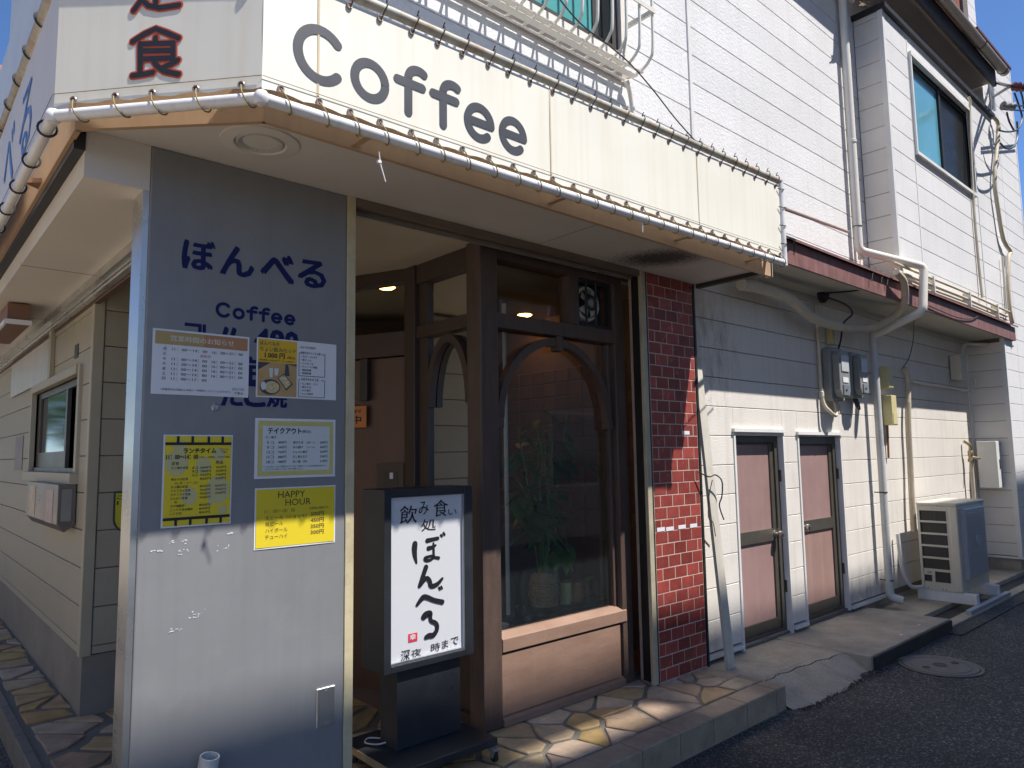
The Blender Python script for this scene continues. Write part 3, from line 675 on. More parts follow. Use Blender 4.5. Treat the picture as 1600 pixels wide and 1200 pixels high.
letters(pil, letter_navy, '480', Vector((1.17, yt, 2.110)), X_, Z_, 0.085, 0.20, 0.045)
letters(pil, letter_navy, '定食', Vector((1.10, yt, 1.96)), X_, Z_, 0.11, 0.24, 0.035)
letters(pil, letter_navy, 'たこ焼', Vector((1.035, yt, 1.862)), X_, Z_, 0.10, 0.29, 0.035)
def coffee(par, x0, x1, base, xh, cap, wd, y, N, mt):
    """the word Coffee in round-ended strokes, each letter a part"""
    sc = (x1-x0)/1.111; h = wd/2; hs = h/sc
    def arc(cx, cz, rx, rz, a0, a1, n=28): return [(cx+rx*math.cos(math.radians(a0+(a1-a0)*k/n)), cz+rz*math.sin(math.radians(a0+(a1-a0)*k/n))) for k in range(n+1)]
    def letter(*strokes):
        mb = MB()
        for q, (pts, caps) in enumerate(strokes): mb.stroke([Vector((x0+p[0]*sc, y-0.0002*q, p[1])) for p in pts], wd, N, caps)
        obj('letter', mb, mt, par)
    letter((arc(0.105, base+cap/2, 0.105-hs, cap/2-h, 42, 318), True))
    letter((arc(0.305, base+xh/2, 0.083-hs, xh/2-h, 0, 360, 36), False))
    for c0 in (0.475, 0.643):
        letter(([(c0, base+h), (c0, base+cap*0.72)] + arc(c0+0.048, base+cap*0.72, 0.048, cap*0.28-h, 180, 58, 10), True), ([(c0-0.05, base+xh*0.80), (c0+0.065, base+xh*0.80)], True))
    for c0 in (0.833, 1.024):
        letter((arc(c0, base+xh/2, 0.083-hs, xh/2-h, 0, 312), True), ([(c0-0.083+hs*1.5, base+xh*0.50), (c0+0.083-hs, base+xh*0.50)], True))
coffee(pil, 1.002, 1.350, 2.226, 0.050, 0.066, 0.0135, yt, -Y_, letter_navy)
# scraps of old stickers and scuffs left on the panel
mb = MB()
for (px, py, wz, hz) in ((268,846,.018,.012),(285,848,.03,.030),(286,862,.05,.026),(348,856,.05,.022),(244,861,.045,.006),(310,957,.05,.020),(302,963,.05,.012),(276,983,.045,.012),(360,833,.02,.006),(266,987,.02,.005)):
    p = PY(px, py, yt)
    for q in range(9):
        a = p.x+R_.uniform(-wz, wz)/2; b = p.z+R_.uniform(-hz, hz)/2; e = R_.uniform(.0012,.005); f = R_.uniform(.0006,.0024)
        mb.add([(a-e,yt-0.0001*q,b-f),(a+e,yt-0.0001*q,b-f*R_.uniform(.2,1)),(a+e*.7,yt-0.0001*q,b+f),(a-e*.8,yt-0.0001*q,b+f*.7)], [(0,1,2,3)])
tag(obj('sticker_scraps', mb, paper_white, pil), kind='stuff')
mb = MB(); p = PY(336, 637, PY0)
mb.lathe((p.x, PY0, p.z), (0,-1,0), [(0,0),(0.017,0),(0.017,0.003),(0.012,0.006),(0,0.006)], 6)
mb.tube([(p.x,PY0-0.006,p.z),(p.x,PY0-0.022,p.z)], 0.006, 8)
obj('bolt', mb, zinc, pil)
p0 = PY(496,1074,PY0)
pl = obj('cover_plate', MB().obox(Vector((1.47, PY0, 0.483)), X_, Z_, -Y_, 0, 0.086, 0, 0.163, 0, 0.007, 0.003), bare_metal, pil)
obj('screw', MB().lathe((1.513,PY0-0.007,0.63),(0,-1,0),[(0.004,0),(0.003,0.002),(0,0.002)],8).lathe((1.513,PY0-0.007,0.50),(0,-1,0),[(0.004,0),(0.003,0.002),(0,0.002)],8), zinc, pl)

# --- canopy over the front: soffit, fascia, deck
SZ = 2.885
c0, c1, c2 = Vector((4.52,2.375,0)), Vector((0.953,2.375,0)), Vector((0.461,2.866,0))
poly = [Vector((4.50,3.10,SZ)), Vector((4.50,2.39,SZ)), Vector((0.96,2.39,SZ)), Vector((0.475,2.875,SZ)), Vector((0.475,3.10,SZ))]
can = obj('canopy_soffit', MB().prism(poly, Vector((0,0,0.03))), soffit_m, shop)
def board(a, b, z0, z1, t, n):
    d = (b-a); L = d.length; d.normalize(); return MB().obox(Vector((a.x,a.y,0)), d, Z_, n, 0, L, z0, z1, -t, 0)
nch = Vector((-0.491,-0.492,0)).normalized()
obj('fascia_board', board(c1, c0, 2.832, 2.985, 0.02, -Y_), fascia_m, can)
obj('fascia_board', board(c2, c1, 2.832, 2.985, 0.02, nch), fascia_m, can)
obj('fascia_board', board(Vector((0.461,10,0)), c2, 2.832, 2.985, 0.02, -X_), fascia_m, can)
obj('end_cap', MB().box(4.50, 4.525, 2.375, 2.42, 2.832, 2.985), trim_white, can)
obj('canopy_deck', MB().prism([Vector((4.5,2.97,2.955)),Vector((4.5,2.397,2.955)),Vector((0.965,2.397,2.955)),Vector((0.49,2.88,2.955)),Vector((0.49,10,2.955)),Vector((0.97,10,2.955)),Vector((0.97,2.97,2.955))], Vector((0,0,0.02))), zinc, can)
obj('end_rail', MB().box(4.47, 4.51, 2.40, 2.957, 2.855, 2.884), dark_metal, can)
sm = PZ(905, 360, SZ); sm2 = PZ(640+0, 290, SZ)
obj('panel_seam', MB().box(sm.x-0.002, sm.x+0.002, 2.42, 2.95, SZ-0.0015, SZ-0.0005), siding_gap, can)
def sooty(base):
    """the soffit paint with a soot plume blown from the ventilator, a stain with a shape of its own"""
    m = base.copy(); m.name = 'sooty soffit'; n = m.node_tree; N, Lk = n.nodes.new, n.links.new
    bs = [q for q in n.nodes if q.type == 'BSDF_PRINCIPLED'][0]; src = bs.inputs['Base Color'].links[0].from_socket
    a, b = PZ(962, 408, SZ), PZ(1108, 398, SZ); c = (a+b)/2; L = (b-a).length/2; ang = math.atan2((b-a).y, (b-a).x)
    geo = N('ShaderNodeNewGeometry'); sub = N('ShaderNodeVectorMath'); sub.operation = 'SUBTRACT'; sub.inputs[1].default_value = c; Lk(geo.outputs['Position'], sub.inputs[0])
    rot = N('ShaderNodeVectorRotate'); rot.rotation_type = 'Z_AXIS'; rot.inputs['Angle'].default_value = -ang; Lk(sub.outputs[0], rot.inputs['Vector'])
    mp = N('ShaderNodeMapping'); mp.inputs['Scale'].default_value = (1/(L*1.30), 1/(L*0.85), 1); Lk(rot.outputs[0], mp.inputs[0])
    ln = N('ShaderNodeVectorMath'); ln.operation = 'LENGTH'; Lk(mp.outputs[0], ln.inputs[0])
    nz = N('ShaderNodeTexNoise'); nz.inputs['Scale'].default_value = 75; nz.inputs['Detail'].default_value = 5; Lk(geo.outputs['Position'], nz.inputs['Vector'])
    mr = N('ShaderNodeMapRange'); mr.inputs[1].default_value = 1.25; mr.inputs[2].default_value = 0.1; Lk(ln.outputs['Value'], mr.inputs[0])
    ad = N('ShaderNodeMath'); ad.operation = 'ADD'; Lk(mr.outputs[0], ad.inputs[0]); Lk(nz.outputs[0], ad.inputs[1])
    m2 = N('ShaderNodeMapRange'); m2.inputs[1].default_value = 0.72; m2.inputs[2].default_value = 1.25; m2.inputs[4].default_value = 0.93; Lk(ad.outputs[0], m2.inputs[0])
    mx = N('ShaderNodeMix'); mx.data_type = 'RGBA'; Lk(m2.outputs[0], mx.inputs[0]); Lk(src, mx.inputs[6]); mx.inputs[7].default_value = (0.035,0.028,0.022,1); Lk(mx.outputs[2], bs.inputs['Base Color'])
    return m
can.data.materials.clear(); can.data.materials.append(sooty(soffit_m))
lp = PZ(407, 222, SZ)                                             # recessed round lamp
lm = obj('recessed_lamp', MB().lathe((lp.x,lp.y,SZ), (0,0,-1), [(0.150,0.0),(0.148,0.006),(0.100,0.010),(0.094,0.004),(0.090,-0.001)], 48), soffit_m, can, True)
obj('lamp_bowl', MB().lathe((lp.x,lp.y,SZ-0.004), (0,0,1), [(0.092,0.0),(0.084,-0.005),(0.075,-0.002),(0.055,0.012),(0.03,0.02),(0.0,0.022)], 40), mat('frosted lamp glass', (0.45,0.44,0.40), 0.25, 0.1, 20), lm, True)
# opening track along the porch front
tr = obj('shutter_track', MB().box(1.646, 3.80, 2.955, 2.985, 2.842, 2.884).box(1.646, 3.80, 3.01, 3.04, 2.842, 2.884).box(1.646, 3.80, 2.985, 3.01, 2.868, 2.884), mat('dull brown track', (0.17,0.13,0.095), 0.5, 0.2, 6), shop)
obj('track_lip', MB().box(1.646, 3.80, 3.041, 3.05, 2.83, 2.86), bare_metal, tr)

# --- dropped soffit box and track over the side opening
sb = obj('side_soffit_box', MB().box(0.512, 0.856, PY0+0.145, 10, 2.70, 2.884).box(0.512, 0.738, PY0+0.004, PY0+0.145, 2.70, 2.884), soffit_m, shop)
obj('side_track', MB().box(0.857, 0.90, 3.105, 10, 2.655, 2.70).box(0.905, 0.94, 3.105, 10, 2.635, 2.70), bare_metal, sb)
obj('track_board', MB().box(0.945, 0.975, 3.105, 10, 2.62, 2.71), mat('maroon board', (0.10,0.05,0.045), 0.6, 0.2, 6), sb)
for yy in (4.54, 6.2): obj('panel_seam', MB().box(0.511, 0.857, yy-0.002, yy+0.002, 2.6985, 2.72), siding_gap, sb)
obj('edge_moulding', MB().box(0.475, 0.513, PY0, 10, 2.80, 2.884), black_flash, sb)
obj('soffit_vent', MB().box(0.60, 0.70, 5.72, 5.86, 2.694, 2.70), dark_metal, sb)
obj('side_soffit', MB().box(0.47, 0.513, 3.10, 10, 2.884, 2.90), soffit_m, sb)

# --- porch ceiling
obj('porch_ceiling', MB().prism([Vector((0.976,3.101,2.888)),Vector((4.40,3.101,2.888)),Vector((4.40,3.2,2.888)),Vector((2.7,3.2,2.888)),Vector((2.7,5.2,2.888)),Vector((0.976,5.2,2.888))], Vector((0,0,0.05))), ceil_cream, shop)

# --- cream kitchen wall facing the other street
CX, CYY = 0.955, 4.97
holes = [(-7.16, -5.32, 1.57, 2.215)]
bk = MB()
for (a, b, c, d) in cut(-10, -CYY-0.02, 0.49, 2.70, holes): bk.obox(Vector((CX+0.016,0,0)), -Y_, Z_, -X_, a, b, c, d, -0.1, 0)
kw = obj('kitchen_wall', bk, siding_gap, shop)
obj('wall_backing', MB().box(CX+0.03, 2.2, CYY+0.016, CYY+0.1, 0.49, 2.885), siding_gap, kw)
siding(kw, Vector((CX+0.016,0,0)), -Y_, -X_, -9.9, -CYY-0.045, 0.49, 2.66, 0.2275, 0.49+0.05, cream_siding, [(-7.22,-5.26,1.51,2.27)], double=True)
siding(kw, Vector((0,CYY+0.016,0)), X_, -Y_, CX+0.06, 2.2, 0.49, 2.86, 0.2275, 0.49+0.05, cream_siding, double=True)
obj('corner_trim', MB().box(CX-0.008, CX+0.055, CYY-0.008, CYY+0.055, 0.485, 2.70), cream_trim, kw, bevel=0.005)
obj('top_trim', MB().box(CX-0.004, CX+0.012, CYY+0.055, 10, 2.60, 2.69), cream_trim, kw)
obj('plinth', MB().box(CX+0.012, 2.3, CYY+0.012, CYY+0.2, STEP-0.05, 0.485).box(CX+0.012, 1.2, CYY+0.2, 10, STEP-0.05, 0.485), plinth, kw)
wt = obj('sliding_window', MB().box(CX-0.02, CX+0.10, 5.26, 5.32, 1.51, 2.27).box(CX-0.02, CX+0.10, 7.16, 7.22, 1.51, 2.27).box(CX-0.03, CX+0.10, 5.32, 7.16, 2.215, 2.275).box(CX-0.05, CX+0.10, 5.25, 7.23, 1.50, 1.57), cream_trim, kw, bevel=0.003)
obj('window_sash', MB().box(CX+0.03, CX+0.06, 5.32, 7.16, 2.165, 2.214).box(CX+0.01, CX+0.07, 5.32, 7.16, 1.571, 1.60).box(CX+0.03, CX+0.055, 5.90, 5.955, 1.60, 2.165).box(CX+0.03, CX+0.055, 7.03, 7.16, 1.60, 2.165).box(CX+0.03, CX+0.055, 5.955, 7.03, 1.60, 1.72), bronze_frame, wt)
obj('pane', MB().box(CX+0.04, CX+0.044, 5.955, 7.03, 1.72, 2.165), mat('mirror dark pane', (0.02,0.022,0.024), 0.02, 0.0, 2, spec=1.0, metal=0.0), wt)
obj('pane', MB().box(CX+0.08, CX+0.084, 5.32, 5.95, 1.60, 2.165), pane_dark, wt)
obj('kitchen_backing', MB().box(CX+0.12, CX+0.2, 5.2, 10, 0.5, 2.9), dark_metal, kw)
mb = MB().box(CX-0.022, CX-0.016, 6.42, 8.52, 2.28, 2.60)
obj('vinyl_panel', mb, mat('grey vinyl', (0.46,0.43,0.38), 0.35, 0.25, 3, stretch=(3,3,0.6)), kw)
obj('vinyl_post', MB().box(CX-0.03, CX-0.002, 6.30, 6.40, 2.28, 2.66), cream_trim, kw)
obj('wall_slit', MB().box(CX-0.004, CX-0.001, 5.42, 5.54, 2.335, 2.43), dark_metal, kw)

# --- shop front: timber bay with arches, sun and shade put into its paint tones
GY = 3.10                                                         # outer face of the timber
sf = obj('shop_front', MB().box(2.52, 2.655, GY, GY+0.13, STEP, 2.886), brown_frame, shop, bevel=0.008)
timber_shade = mat('shop front shade tone', (0.084,0.055,0.043), 0.5, 0.28, 5, 0.3, 60, stretch=(7,7,0.6), streak=0.3, dirt2=(0.065,0.038,0.028), dirt=(0.13,0.08,0.06))  # timber paint darkened to carry the shade under the canopy
timber_sun = mat('window apron sun tone', (0.265,0.163,0.115), 0.55, 0.14, 4, 0.25, 60, stretch=(1,1,5), dirt=(0.22,0.13,0.085), streak=0.25, dirt2=(0.31,0.20,0.145))  # same paint lightened to carry the sun on sill and apron
sf.data.materials.clear(); sf.data.materials.append(timber_shade)
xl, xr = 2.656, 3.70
obj('top_rail', MB().box(xl, 3.80, GY+0.012, GY+0.12, 2.80, 2.886), timber_shade, sf)
obj('transom', MB().box(xl, xr+0.02, GY+0.006, GY+0.11, 2.385, 2.475), timber_shade, sf, bevel=0.005)
obj('jamb', MB().box(xr, 3.80, GY+0.004, GY+0.13, STEP, 2.80), timber_shade, sf, bevel=0.006)
obj('jamb_moulding', MB().box(xr-0.035, xr-0.001, GY+0.045, GY+0.10, 0.62, 2.384), timber_shade, sf, bevel=0.006)
obj('ventilator_post', MB().box(3.275, 3.36, GY+0.01, GY+0.11, 2.476, 2.80), timber_shade, sf, bevel=0.004)
sl = obj('sill', MB().prism([Vector((xl,GY-0.003,0.545)),Vector((xl,GY-0.003,0.618)),Vector((xl,GY+0.055,0.645)),Vector((xl,GY+0.11,0.645)),Vector((xl,GY+0.11,0.545))], Vector((xr+0.035-xl,0,0))), timber_sun, sf, bevel=0.004)
obj('apron_panel', MB().box(xl, xr-0.03, GY+0.006, GY+0.08, 0.205, 0.533), timber_sun, sf)
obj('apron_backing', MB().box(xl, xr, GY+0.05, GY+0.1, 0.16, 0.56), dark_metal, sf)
obj('bottom_rail', MB().prism([Vector((xl,GY-0.01,STEP)),Vector((xl,GY-0.01,0.185)),Vector((xl,GY+0.03,0.205)),Vector((xl,GY+0.1,0.205)),Vector((xl,GY+0.1,STEP))], Vector((xr-xl,0,0))), timber_sun, sf, bevel=0.004)
pane1 = obj('pane', MB().add([(xl-0.01,GY+0.075,0.62),(xr+0.01,GY+0.075,0.62),(xr+0.01,GY+0.075,2.40),(xl-0.01,GY+0.075,2.40)], [(0,1,2,3)]), pane_dusty, sf)
obj('pane', MB().add([(xl-0.01,GY+0.075,2.46),(3.29,GY+0.075,2.46),(3.29,GY+0.075,2.82),(xl-0.01,GY+0.075,2.82)], [(0,1,2,3)]), pane_clear, sf)
def arch(u0, u1, zs, zt, wd, o, U, N, depth):
    """half-round timber arch standing proud of the glass"""
    mb = MB(); cxm, rx, rz = (u0+u1)/2, (u1-u0)/2, zt-zs; n_ = 22
    for k in range(n_):
        q = []
        for a in (math.pi*k/n_, math.pi*(k+1)/n_):
            for rr in (0, wd): q.append(o + U*(cxm+(rx-rr)*math.cos(a)) + Z_*(zs+(rz-rr)*math.sin(a)))
        mb.add([q[0],q[1],q[3],q[2]]+[p+N*depth for p in (q[0],q[1],q[3],q[2])], [(0,1,2,3)[::-1],(4,5,6,7),(0,1,5,4),(1,2,6,5),(2,3,7,6),(3,0,4,7)])
    return mb
ar = obj('arch', arch(xl+0.005, xr-0.036, 1.86, 2.37, 0.048, Vector((0,GY+0.072,0)), X_, -Y_, 0.055), timber_shade, sf)
obj('keystone', MB().box(3.15, 3.205, GY+0.006, GY+0.07, 2.29, 2.384), timber_shade, ar, bevel=0.004)
for a, b in ((xr-0.085, xr-0.036), (xl, xl+0.045)): obj('arch_foot', MB().box(a, b, GY+0.01, GY+0.07, 1.80, 1.86), timber_shade, ar, bevel=0.004)
vf = obj('ventilator_fan', MB().box(3.362, 3.70, GY+0.03, GY+0.06, 2.476, 2.50).box(3.362, 3.70, GY+0.03, GY+0.06, 2.775, 2.80).box(3.362, 3.385, GY+0.03, GY+0.06, 2.50, 2.775).box(3.675, 3.70, GY+0.03, GY+0.06, 2.50, 2.775), black_flash, sf)
obj('fan_housing', MB().box(3.385, 3.675, GY+0.10, GY+0.12, 2.49, 2.79), black_flash, vf)
fc = Vector((3.50, GY+0.05, 2.645))
obj('fan_bell', MB().lathe((fc.x,GY+0.095,fc.z), (0,-1,0), [(0.125,0.0),(0.118,0.03),(0.100,0.036),(0.094,0.01),(0.094,0.0)], 32), mat('ivory plastic', (0.52,0.50,0.42), 0.45, 0.1, 10), vf, True)
mb = MB()
for k in range(4):
    a = math.radians(45+90*k); d = Vector((math.cos(a),0,math.sin(a))); t = Vector((-math.sin(a),0,math.cos(a)))
    mb.add([fc+d*0.02-t*0.012+Y_*0.01, fc+d*0.02+t*0.02-Y_*0.0, fc+d*0.085+t*0.045-Y_*0.012, fc+d*0.09-t*0.03+Y_*0.02], [(0,1,2,3)])
obj('fan_blade', mb, mat('ivory plastic', (0,0,0)), vf)
obj('fan_hub', MB().lathe((fc.x,fc.y,fc.z), (0,-1,0), [(0.030,-0.01),(0.030,0.015),(0.020,0.024),(0,0.024)], 20), meter_grey, vf, True)
obj('fan_guard', MB().tube([(fc.x-0.05,GY+0.03,2.50),(fc.x-0.05,GY+0.028,2.79)], 0.008, 8).tube([(fc.x+0.045,GY+0.03,2.50),(fc.x+0.045,GY+0.028,2.79)], 0.008, 8).tube(arc_pts(Vector((fc.x,GY+0.028,fc.z)), X_, Z_, .045, .045, 0, 360, 20)[:-1], 0.009, 8, True), black_flash, vf)
# side of the bay running back into the porch
sx = 2.60
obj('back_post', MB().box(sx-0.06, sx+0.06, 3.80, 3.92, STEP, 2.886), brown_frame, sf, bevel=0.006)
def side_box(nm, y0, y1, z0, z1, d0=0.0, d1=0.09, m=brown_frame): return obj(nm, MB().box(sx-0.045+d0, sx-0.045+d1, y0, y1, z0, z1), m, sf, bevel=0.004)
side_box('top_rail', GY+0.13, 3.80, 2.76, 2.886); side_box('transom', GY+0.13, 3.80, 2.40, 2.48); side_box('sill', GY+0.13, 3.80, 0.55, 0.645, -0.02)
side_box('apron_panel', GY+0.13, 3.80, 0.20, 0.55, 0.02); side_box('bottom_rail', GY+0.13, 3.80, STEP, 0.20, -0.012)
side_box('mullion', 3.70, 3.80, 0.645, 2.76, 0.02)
obj('pane', MB().add([(sx,GY+0.12,0.62),(sx,3.72,0.62),(sx,3.72,2.42),(sx,GY+0.12,2.42)], [(0,1,2,3)]), pane_clear, sf)
obj('pane', MB().add([(sx,GY+0.12,2.46),(sx,3.72,2.46),(sx,3.72,2.78),(sx,GY+0.12,2.78)], [(0,1,2,3)]), pane_clear, sf)
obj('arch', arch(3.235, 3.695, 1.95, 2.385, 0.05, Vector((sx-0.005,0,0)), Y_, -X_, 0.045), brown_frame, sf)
# entrance door on the slant
DA, DB = Vector((2.60,3.86,0)), Vector((2.06,5.10,0)); du = (DB-DA).normalized(); dn = Vector((-du.y, du.x, 0))
if dn.x > 0: dn = -dn
ed = obj('entrance_door', MB().obox(DA, du, Z_, dn, 0.05, 1.34, STEP, 2.30, -0.05, 0), door_wood, shop)
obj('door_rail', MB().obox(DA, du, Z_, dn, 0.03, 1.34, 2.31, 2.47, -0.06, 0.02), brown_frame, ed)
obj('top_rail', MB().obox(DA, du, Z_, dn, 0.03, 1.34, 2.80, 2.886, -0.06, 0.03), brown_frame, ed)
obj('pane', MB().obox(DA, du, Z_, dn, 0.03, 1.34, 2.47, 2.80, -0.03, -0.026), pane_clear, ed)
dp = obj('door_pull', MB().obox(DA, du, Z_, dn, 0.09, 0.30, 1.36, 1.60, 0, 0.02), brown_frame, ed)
obj('door_catch', MB().obox(DA, du, Z_, dn, 0.135, 0.245, 1.42, 1.55, 0.012, 0.022), dark_metal, dp)
obj('door_tag', MB().obox(DA, du, Z_, dn, 0.17, 0.195, 1.50, 1.54, 0.022, 0.025), paper_white, dp)
obj('door_arm', MB().obox(DA, du, Z_, dn, 0.36, 0.42, 2.02, 2.30, 0.02, 0.05), dark_metal, ed)
# dim shop room behind the glass
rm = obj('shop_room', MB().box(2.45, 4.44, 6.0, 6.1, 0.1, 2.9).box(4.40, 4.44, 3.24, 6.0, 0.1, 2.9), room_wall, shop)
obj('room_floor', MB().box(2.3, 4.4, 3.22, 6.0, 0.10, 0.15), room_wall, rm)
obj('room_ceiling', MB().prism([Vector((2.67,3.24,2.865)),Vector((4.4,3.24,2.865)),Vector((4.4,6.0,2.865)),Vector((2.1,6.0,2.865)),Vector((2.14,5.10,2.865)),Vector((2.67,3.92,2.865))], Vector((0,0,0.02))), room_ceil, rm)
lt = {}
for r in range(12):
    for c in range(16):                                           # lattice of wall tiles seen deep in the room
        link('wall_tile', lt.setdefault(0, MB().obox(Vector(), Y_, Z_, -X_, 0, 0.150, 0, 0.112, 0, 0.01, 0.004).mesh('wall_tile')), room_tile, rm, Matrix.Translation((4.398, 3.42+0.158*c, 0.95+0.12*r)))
obj('counter', MB().box(2.95, 4.3, 4.3, 4.75, 0.15, 1.05), room_wall, rm)
obj('frame_picture', MB().box(3.0, 3.7, 5.97, 5.99, 1.2, 1.9), door_wood, rm)
obj('white_pole', MB().tube([(2.98,3.42,0.15),(2.98,3.42,2.62)], 0.014, 12), pvc_grey, rm)

# ================================================================== TARPAULIN SIGN
TY = 2.24
aw = thing('awning_sign', 'cream tarpaulin sign reading Coffee laced to white pipes round the shop corner', 'sign', (0.9, TY, 2.84))
A1, A0 = Vector((4.43,TY,2.885)), Vector((0.89,TY,2.842))        # lower pipe, front face
C0 = Vector((0.387,2.815,2.838)); D0 = Vector((0.387,9.5,2.84))   # corner face, side face
T1, T0 = Vector((4.43,TY,3.445)), Vector((0.89,TY,3.345))
TC = Vector((0.387,2.815,3.39)); TD = Vector((0.387,9.5,3.40))
def tarp(a, b, ta, tb, n, mt, seed, jut=0.0):
    """a tarpaulin face as a fine grid with scalloped laced edges and shallow wrinkles; thin but with a back"""
    rr = random.Random(seed); U = (b-a).normalized(); N = U.cross(Z_)
    ph = [rr.uniform(0, 6.3) for _ in range(6)]; nu, nv = n, 12; vs = []
    for side in (0, 1):
        for i in range(nu+1):
            s = i/nu; lo = a.lerp(b, s); hi = ta.lerp(tb, s)
            lo = lo + Z_*(0.034 + 0.009*abs(math.sin(s*(b-a).length*math.pi/0.145))); hi = hi - Z_*(0.030 + 0.006*abs(math.sin(s*(b-a).length*math.pi/0.145)))
            for j in range(nv+1):
                t = j/nv; L = s*(b-a).length
                wob = 0.0007*math.sin(L*3.1+ph[0]+t*2)+0.0004*math.sin(L*9+ph[1]-t*4)+0.0004*math.sin(t*7+ph[2]+L*1.3)-0.0004
                edge = min(t, 1-t)*6; wob *= min(1, 0.35+edge)
                vs.append(lo.lerp(hi, t) + N*(wob + jut - (0.0018 if side else 0)))
    st = nv+1; off = (nu+1)*st
    fs = [(i*st+j, (i+1)*st+j, (i+1)*st+j+1, i*st+j+1) for i in range(nu) for j in range(nv)]
    fs += [tuple(k+off for k in f[::-1]) for f in fs]
    return MB().add(vs, fs), U, N
f1, UF, NF = tarp(A0, A1, T0, T1, 96, fabric_m, 1)
front = obj('front_tarpaulin', f1, fabric_m, aw, True)
f2, UC, NC = tarp(C0, A0, TC, T0, 24, fabric_m, 2)
corner = obj('corner_tarpaulin', f2, fabric_m, aw, True)
f3, US, NS = tarp(D0, C0, TD, TC, 80, fabric_side, 3)
side = obj('side_tarpaulin', f3, fabric_side, aw, True)
for a, b in ((A0, A1), (C0, A0), (D0, C0)):                      # stitched hem along the lower edge
    n_ = (b-a).normalized().cross(Z_); obj('hem', MB().tube([a+Z_*0.078+n_*0.0055, b+Z_*0.078+n_*0.0055], 0.0012, 5), letter_brown, front)
for px in (497, 858, 1083): p = PY(px, 120, TY); obj('seam_strip', MB().box(p.x-0.004, p.x+0.004, TY-0.0020, TY-0.0014, 2.90, 3.36), mat('rust seam', (0.58,0.47,0.30), 0.6, 0.1, 8), front)
coffee(front, 0.996, 2.107, 2.962, 0.172, 0.222, 0.036, TY-0.0022, -Y_, letter_dark)
def pipe_seg(nm, pts, m, r=0.0205): return obj(nm, MB().tube(pts, r, 14), m, aw, True)
pipe_seg('frame_pipe', [A0, A1], pipe_white); pipe_seg('frame_pipe', [C0, A0], pipe_white); pipe_seg('frame_pipe', [D0, C0], pipe_white)
pipe_seg('frame_pipe', [T0, T1], pipe_rust); pipe_seg('frame_pipe', [TC, T0], pipe_rust); pipe_seg('frame_pipe', [TD, TC], pipe_rust)
pipe_seg('frame_pipe', [A1-Z_*0.02, T1], pipe_white)
pipe_seg('frame_pipe', [A1+Z_*0.1, Vector((4.43,2.42,2.93))], pipe_white, 0.018)
for p in (A0, C0, T0, TC): obj('pipe_joint', MB().lathe(p-Z_*0.0, (0,0,1), [(0,-0.026),(0.018,-0.022),(0.026,-0.008),(0.026,0.008),(0.018,0.022),(0,0.026)], 14), pipe_white, aw, True)
for t in (0.12, 0.42, 0.71, 0.93):
    p = A0.lerp(A1, t); obj('bracket', MB().box(p.x-0.014, p.x+0.014, TY+0.015, 2.376, p.z-0.004, p.z+0.004), fascia_m, aw)
for yy in (3.62, 5.2): obj('bracket', MB().prism([Vector((0.40,yy,2.85)),Vector((0.46,yy-0.05,2.85)),Vector((0.46,yy+0.05,2.85))], Vector((0,0,0.02))), mat('brown bracket', (0.22,0.11,0.06), 0.6, 0.2, 8), aw)
# lacing: one cord and one eyelet repeated along the pipes (local axes: along the pipe, out, up)
def cord(sgn): return MB().tube(smooth_path([(0,-0.004,0.052),(0.0,0.006,0.050),(0.010,0.021,0.024),(0.022,0.028,0.0),(0.032,0.016,-0.021),(0.036,0.0,-0.027),(0.04,-0.02,-0.018),(0.042,-0.027,0.002)], 3), 0.0027, 6).mesh('rope_tie', True)
cordA, cordB = cord(1), MB().tube(smooth_path([(0,0.008,-0.052),(0.008,0.018,-0.022),(0.02,0.026,0.004),(0.03,0.012,0.030),(0.034,-0.004,0.034),(0.04,0.004,0.055)], 3), 0.0027, 6).mesh('rope_tie', True)
ring = MB().lathe((0,0,0), (0,1,0), [(0.0065,0.0),(0.0075,0.003),(0.011,0.0035),(0.0135,0.0)], 14).mesh('grommet', True)
hole_ = MB().lathe((0,0.0015,0), (0,1,0), [(0.0068,0.0),(0,0.0)], 12).mesh('grommet_hole')
side_ring = MB().tube([(0,0.030*math.cos(a),0.030*math.sin(a)) for a in [2*math.pi*k/14 for k in range(14)]], 0.0045, 6, True).mesh('rope_tie', True)
def frame(p, U, N): return Matrix((U, N, Z_)).transposed().to_4x4() if False else Matrix.Translation(p) @ Matrix(((U.x,N.x,0,0),(U.y,N.y,0,0),(U.z,N.z,1,0),(0,0,0,1)))
def lace(a, b, me, mt, n, dz, seed, skip=False):
    rr = random.Random(seed); U = (b-a).normalized(); N = U.cross(Z_).normalized()
    for k in range(n):
        p = a.lerp(b, (k+0.5+rr.uniform(-.08,.08))/n)
        link('rope_tie', me, mt, aw, frame(p, U, N) @ Matrix.Rotation(rr.uniform(-.1,.1), 4, 'Y'))
        q = p + Z_*dz + N*0.004
        link('grommet', ring, grommet_m, aw, frame(q, U, N)); link('grommet_hole', hole_, dark_metal, aw, frame(q, U, N))
cordD = cordA.copy()
lace(A0, A1, cordA, rope_y, 27, 0.052, 11); lace(C0, A0, cordD, rope_y, 5, 0.052, 12)
lace(T0, T1, cordB, rope_m, 27, -0.046, 13)
rr = random.Random(4)
for k in range(17):
    p = C0.lerp(D0, (0.12+0.36*k)/6.7); link('rope_tie', side_ring, rope_m, aw, Matrix.Translation(p) @ Matrix.Rotation(math.pi/2+rr.uniform(-.2,.05), 4, 'Z'))
    p = TC.lerp(TD, (0.10+0.30*k)/6.7); link('rope_tie', side_ring, rope_m, aw, Matrix.Translation(p) @ Matrix.Rotation(math.pi/2+0.5, 4, 'Z'))
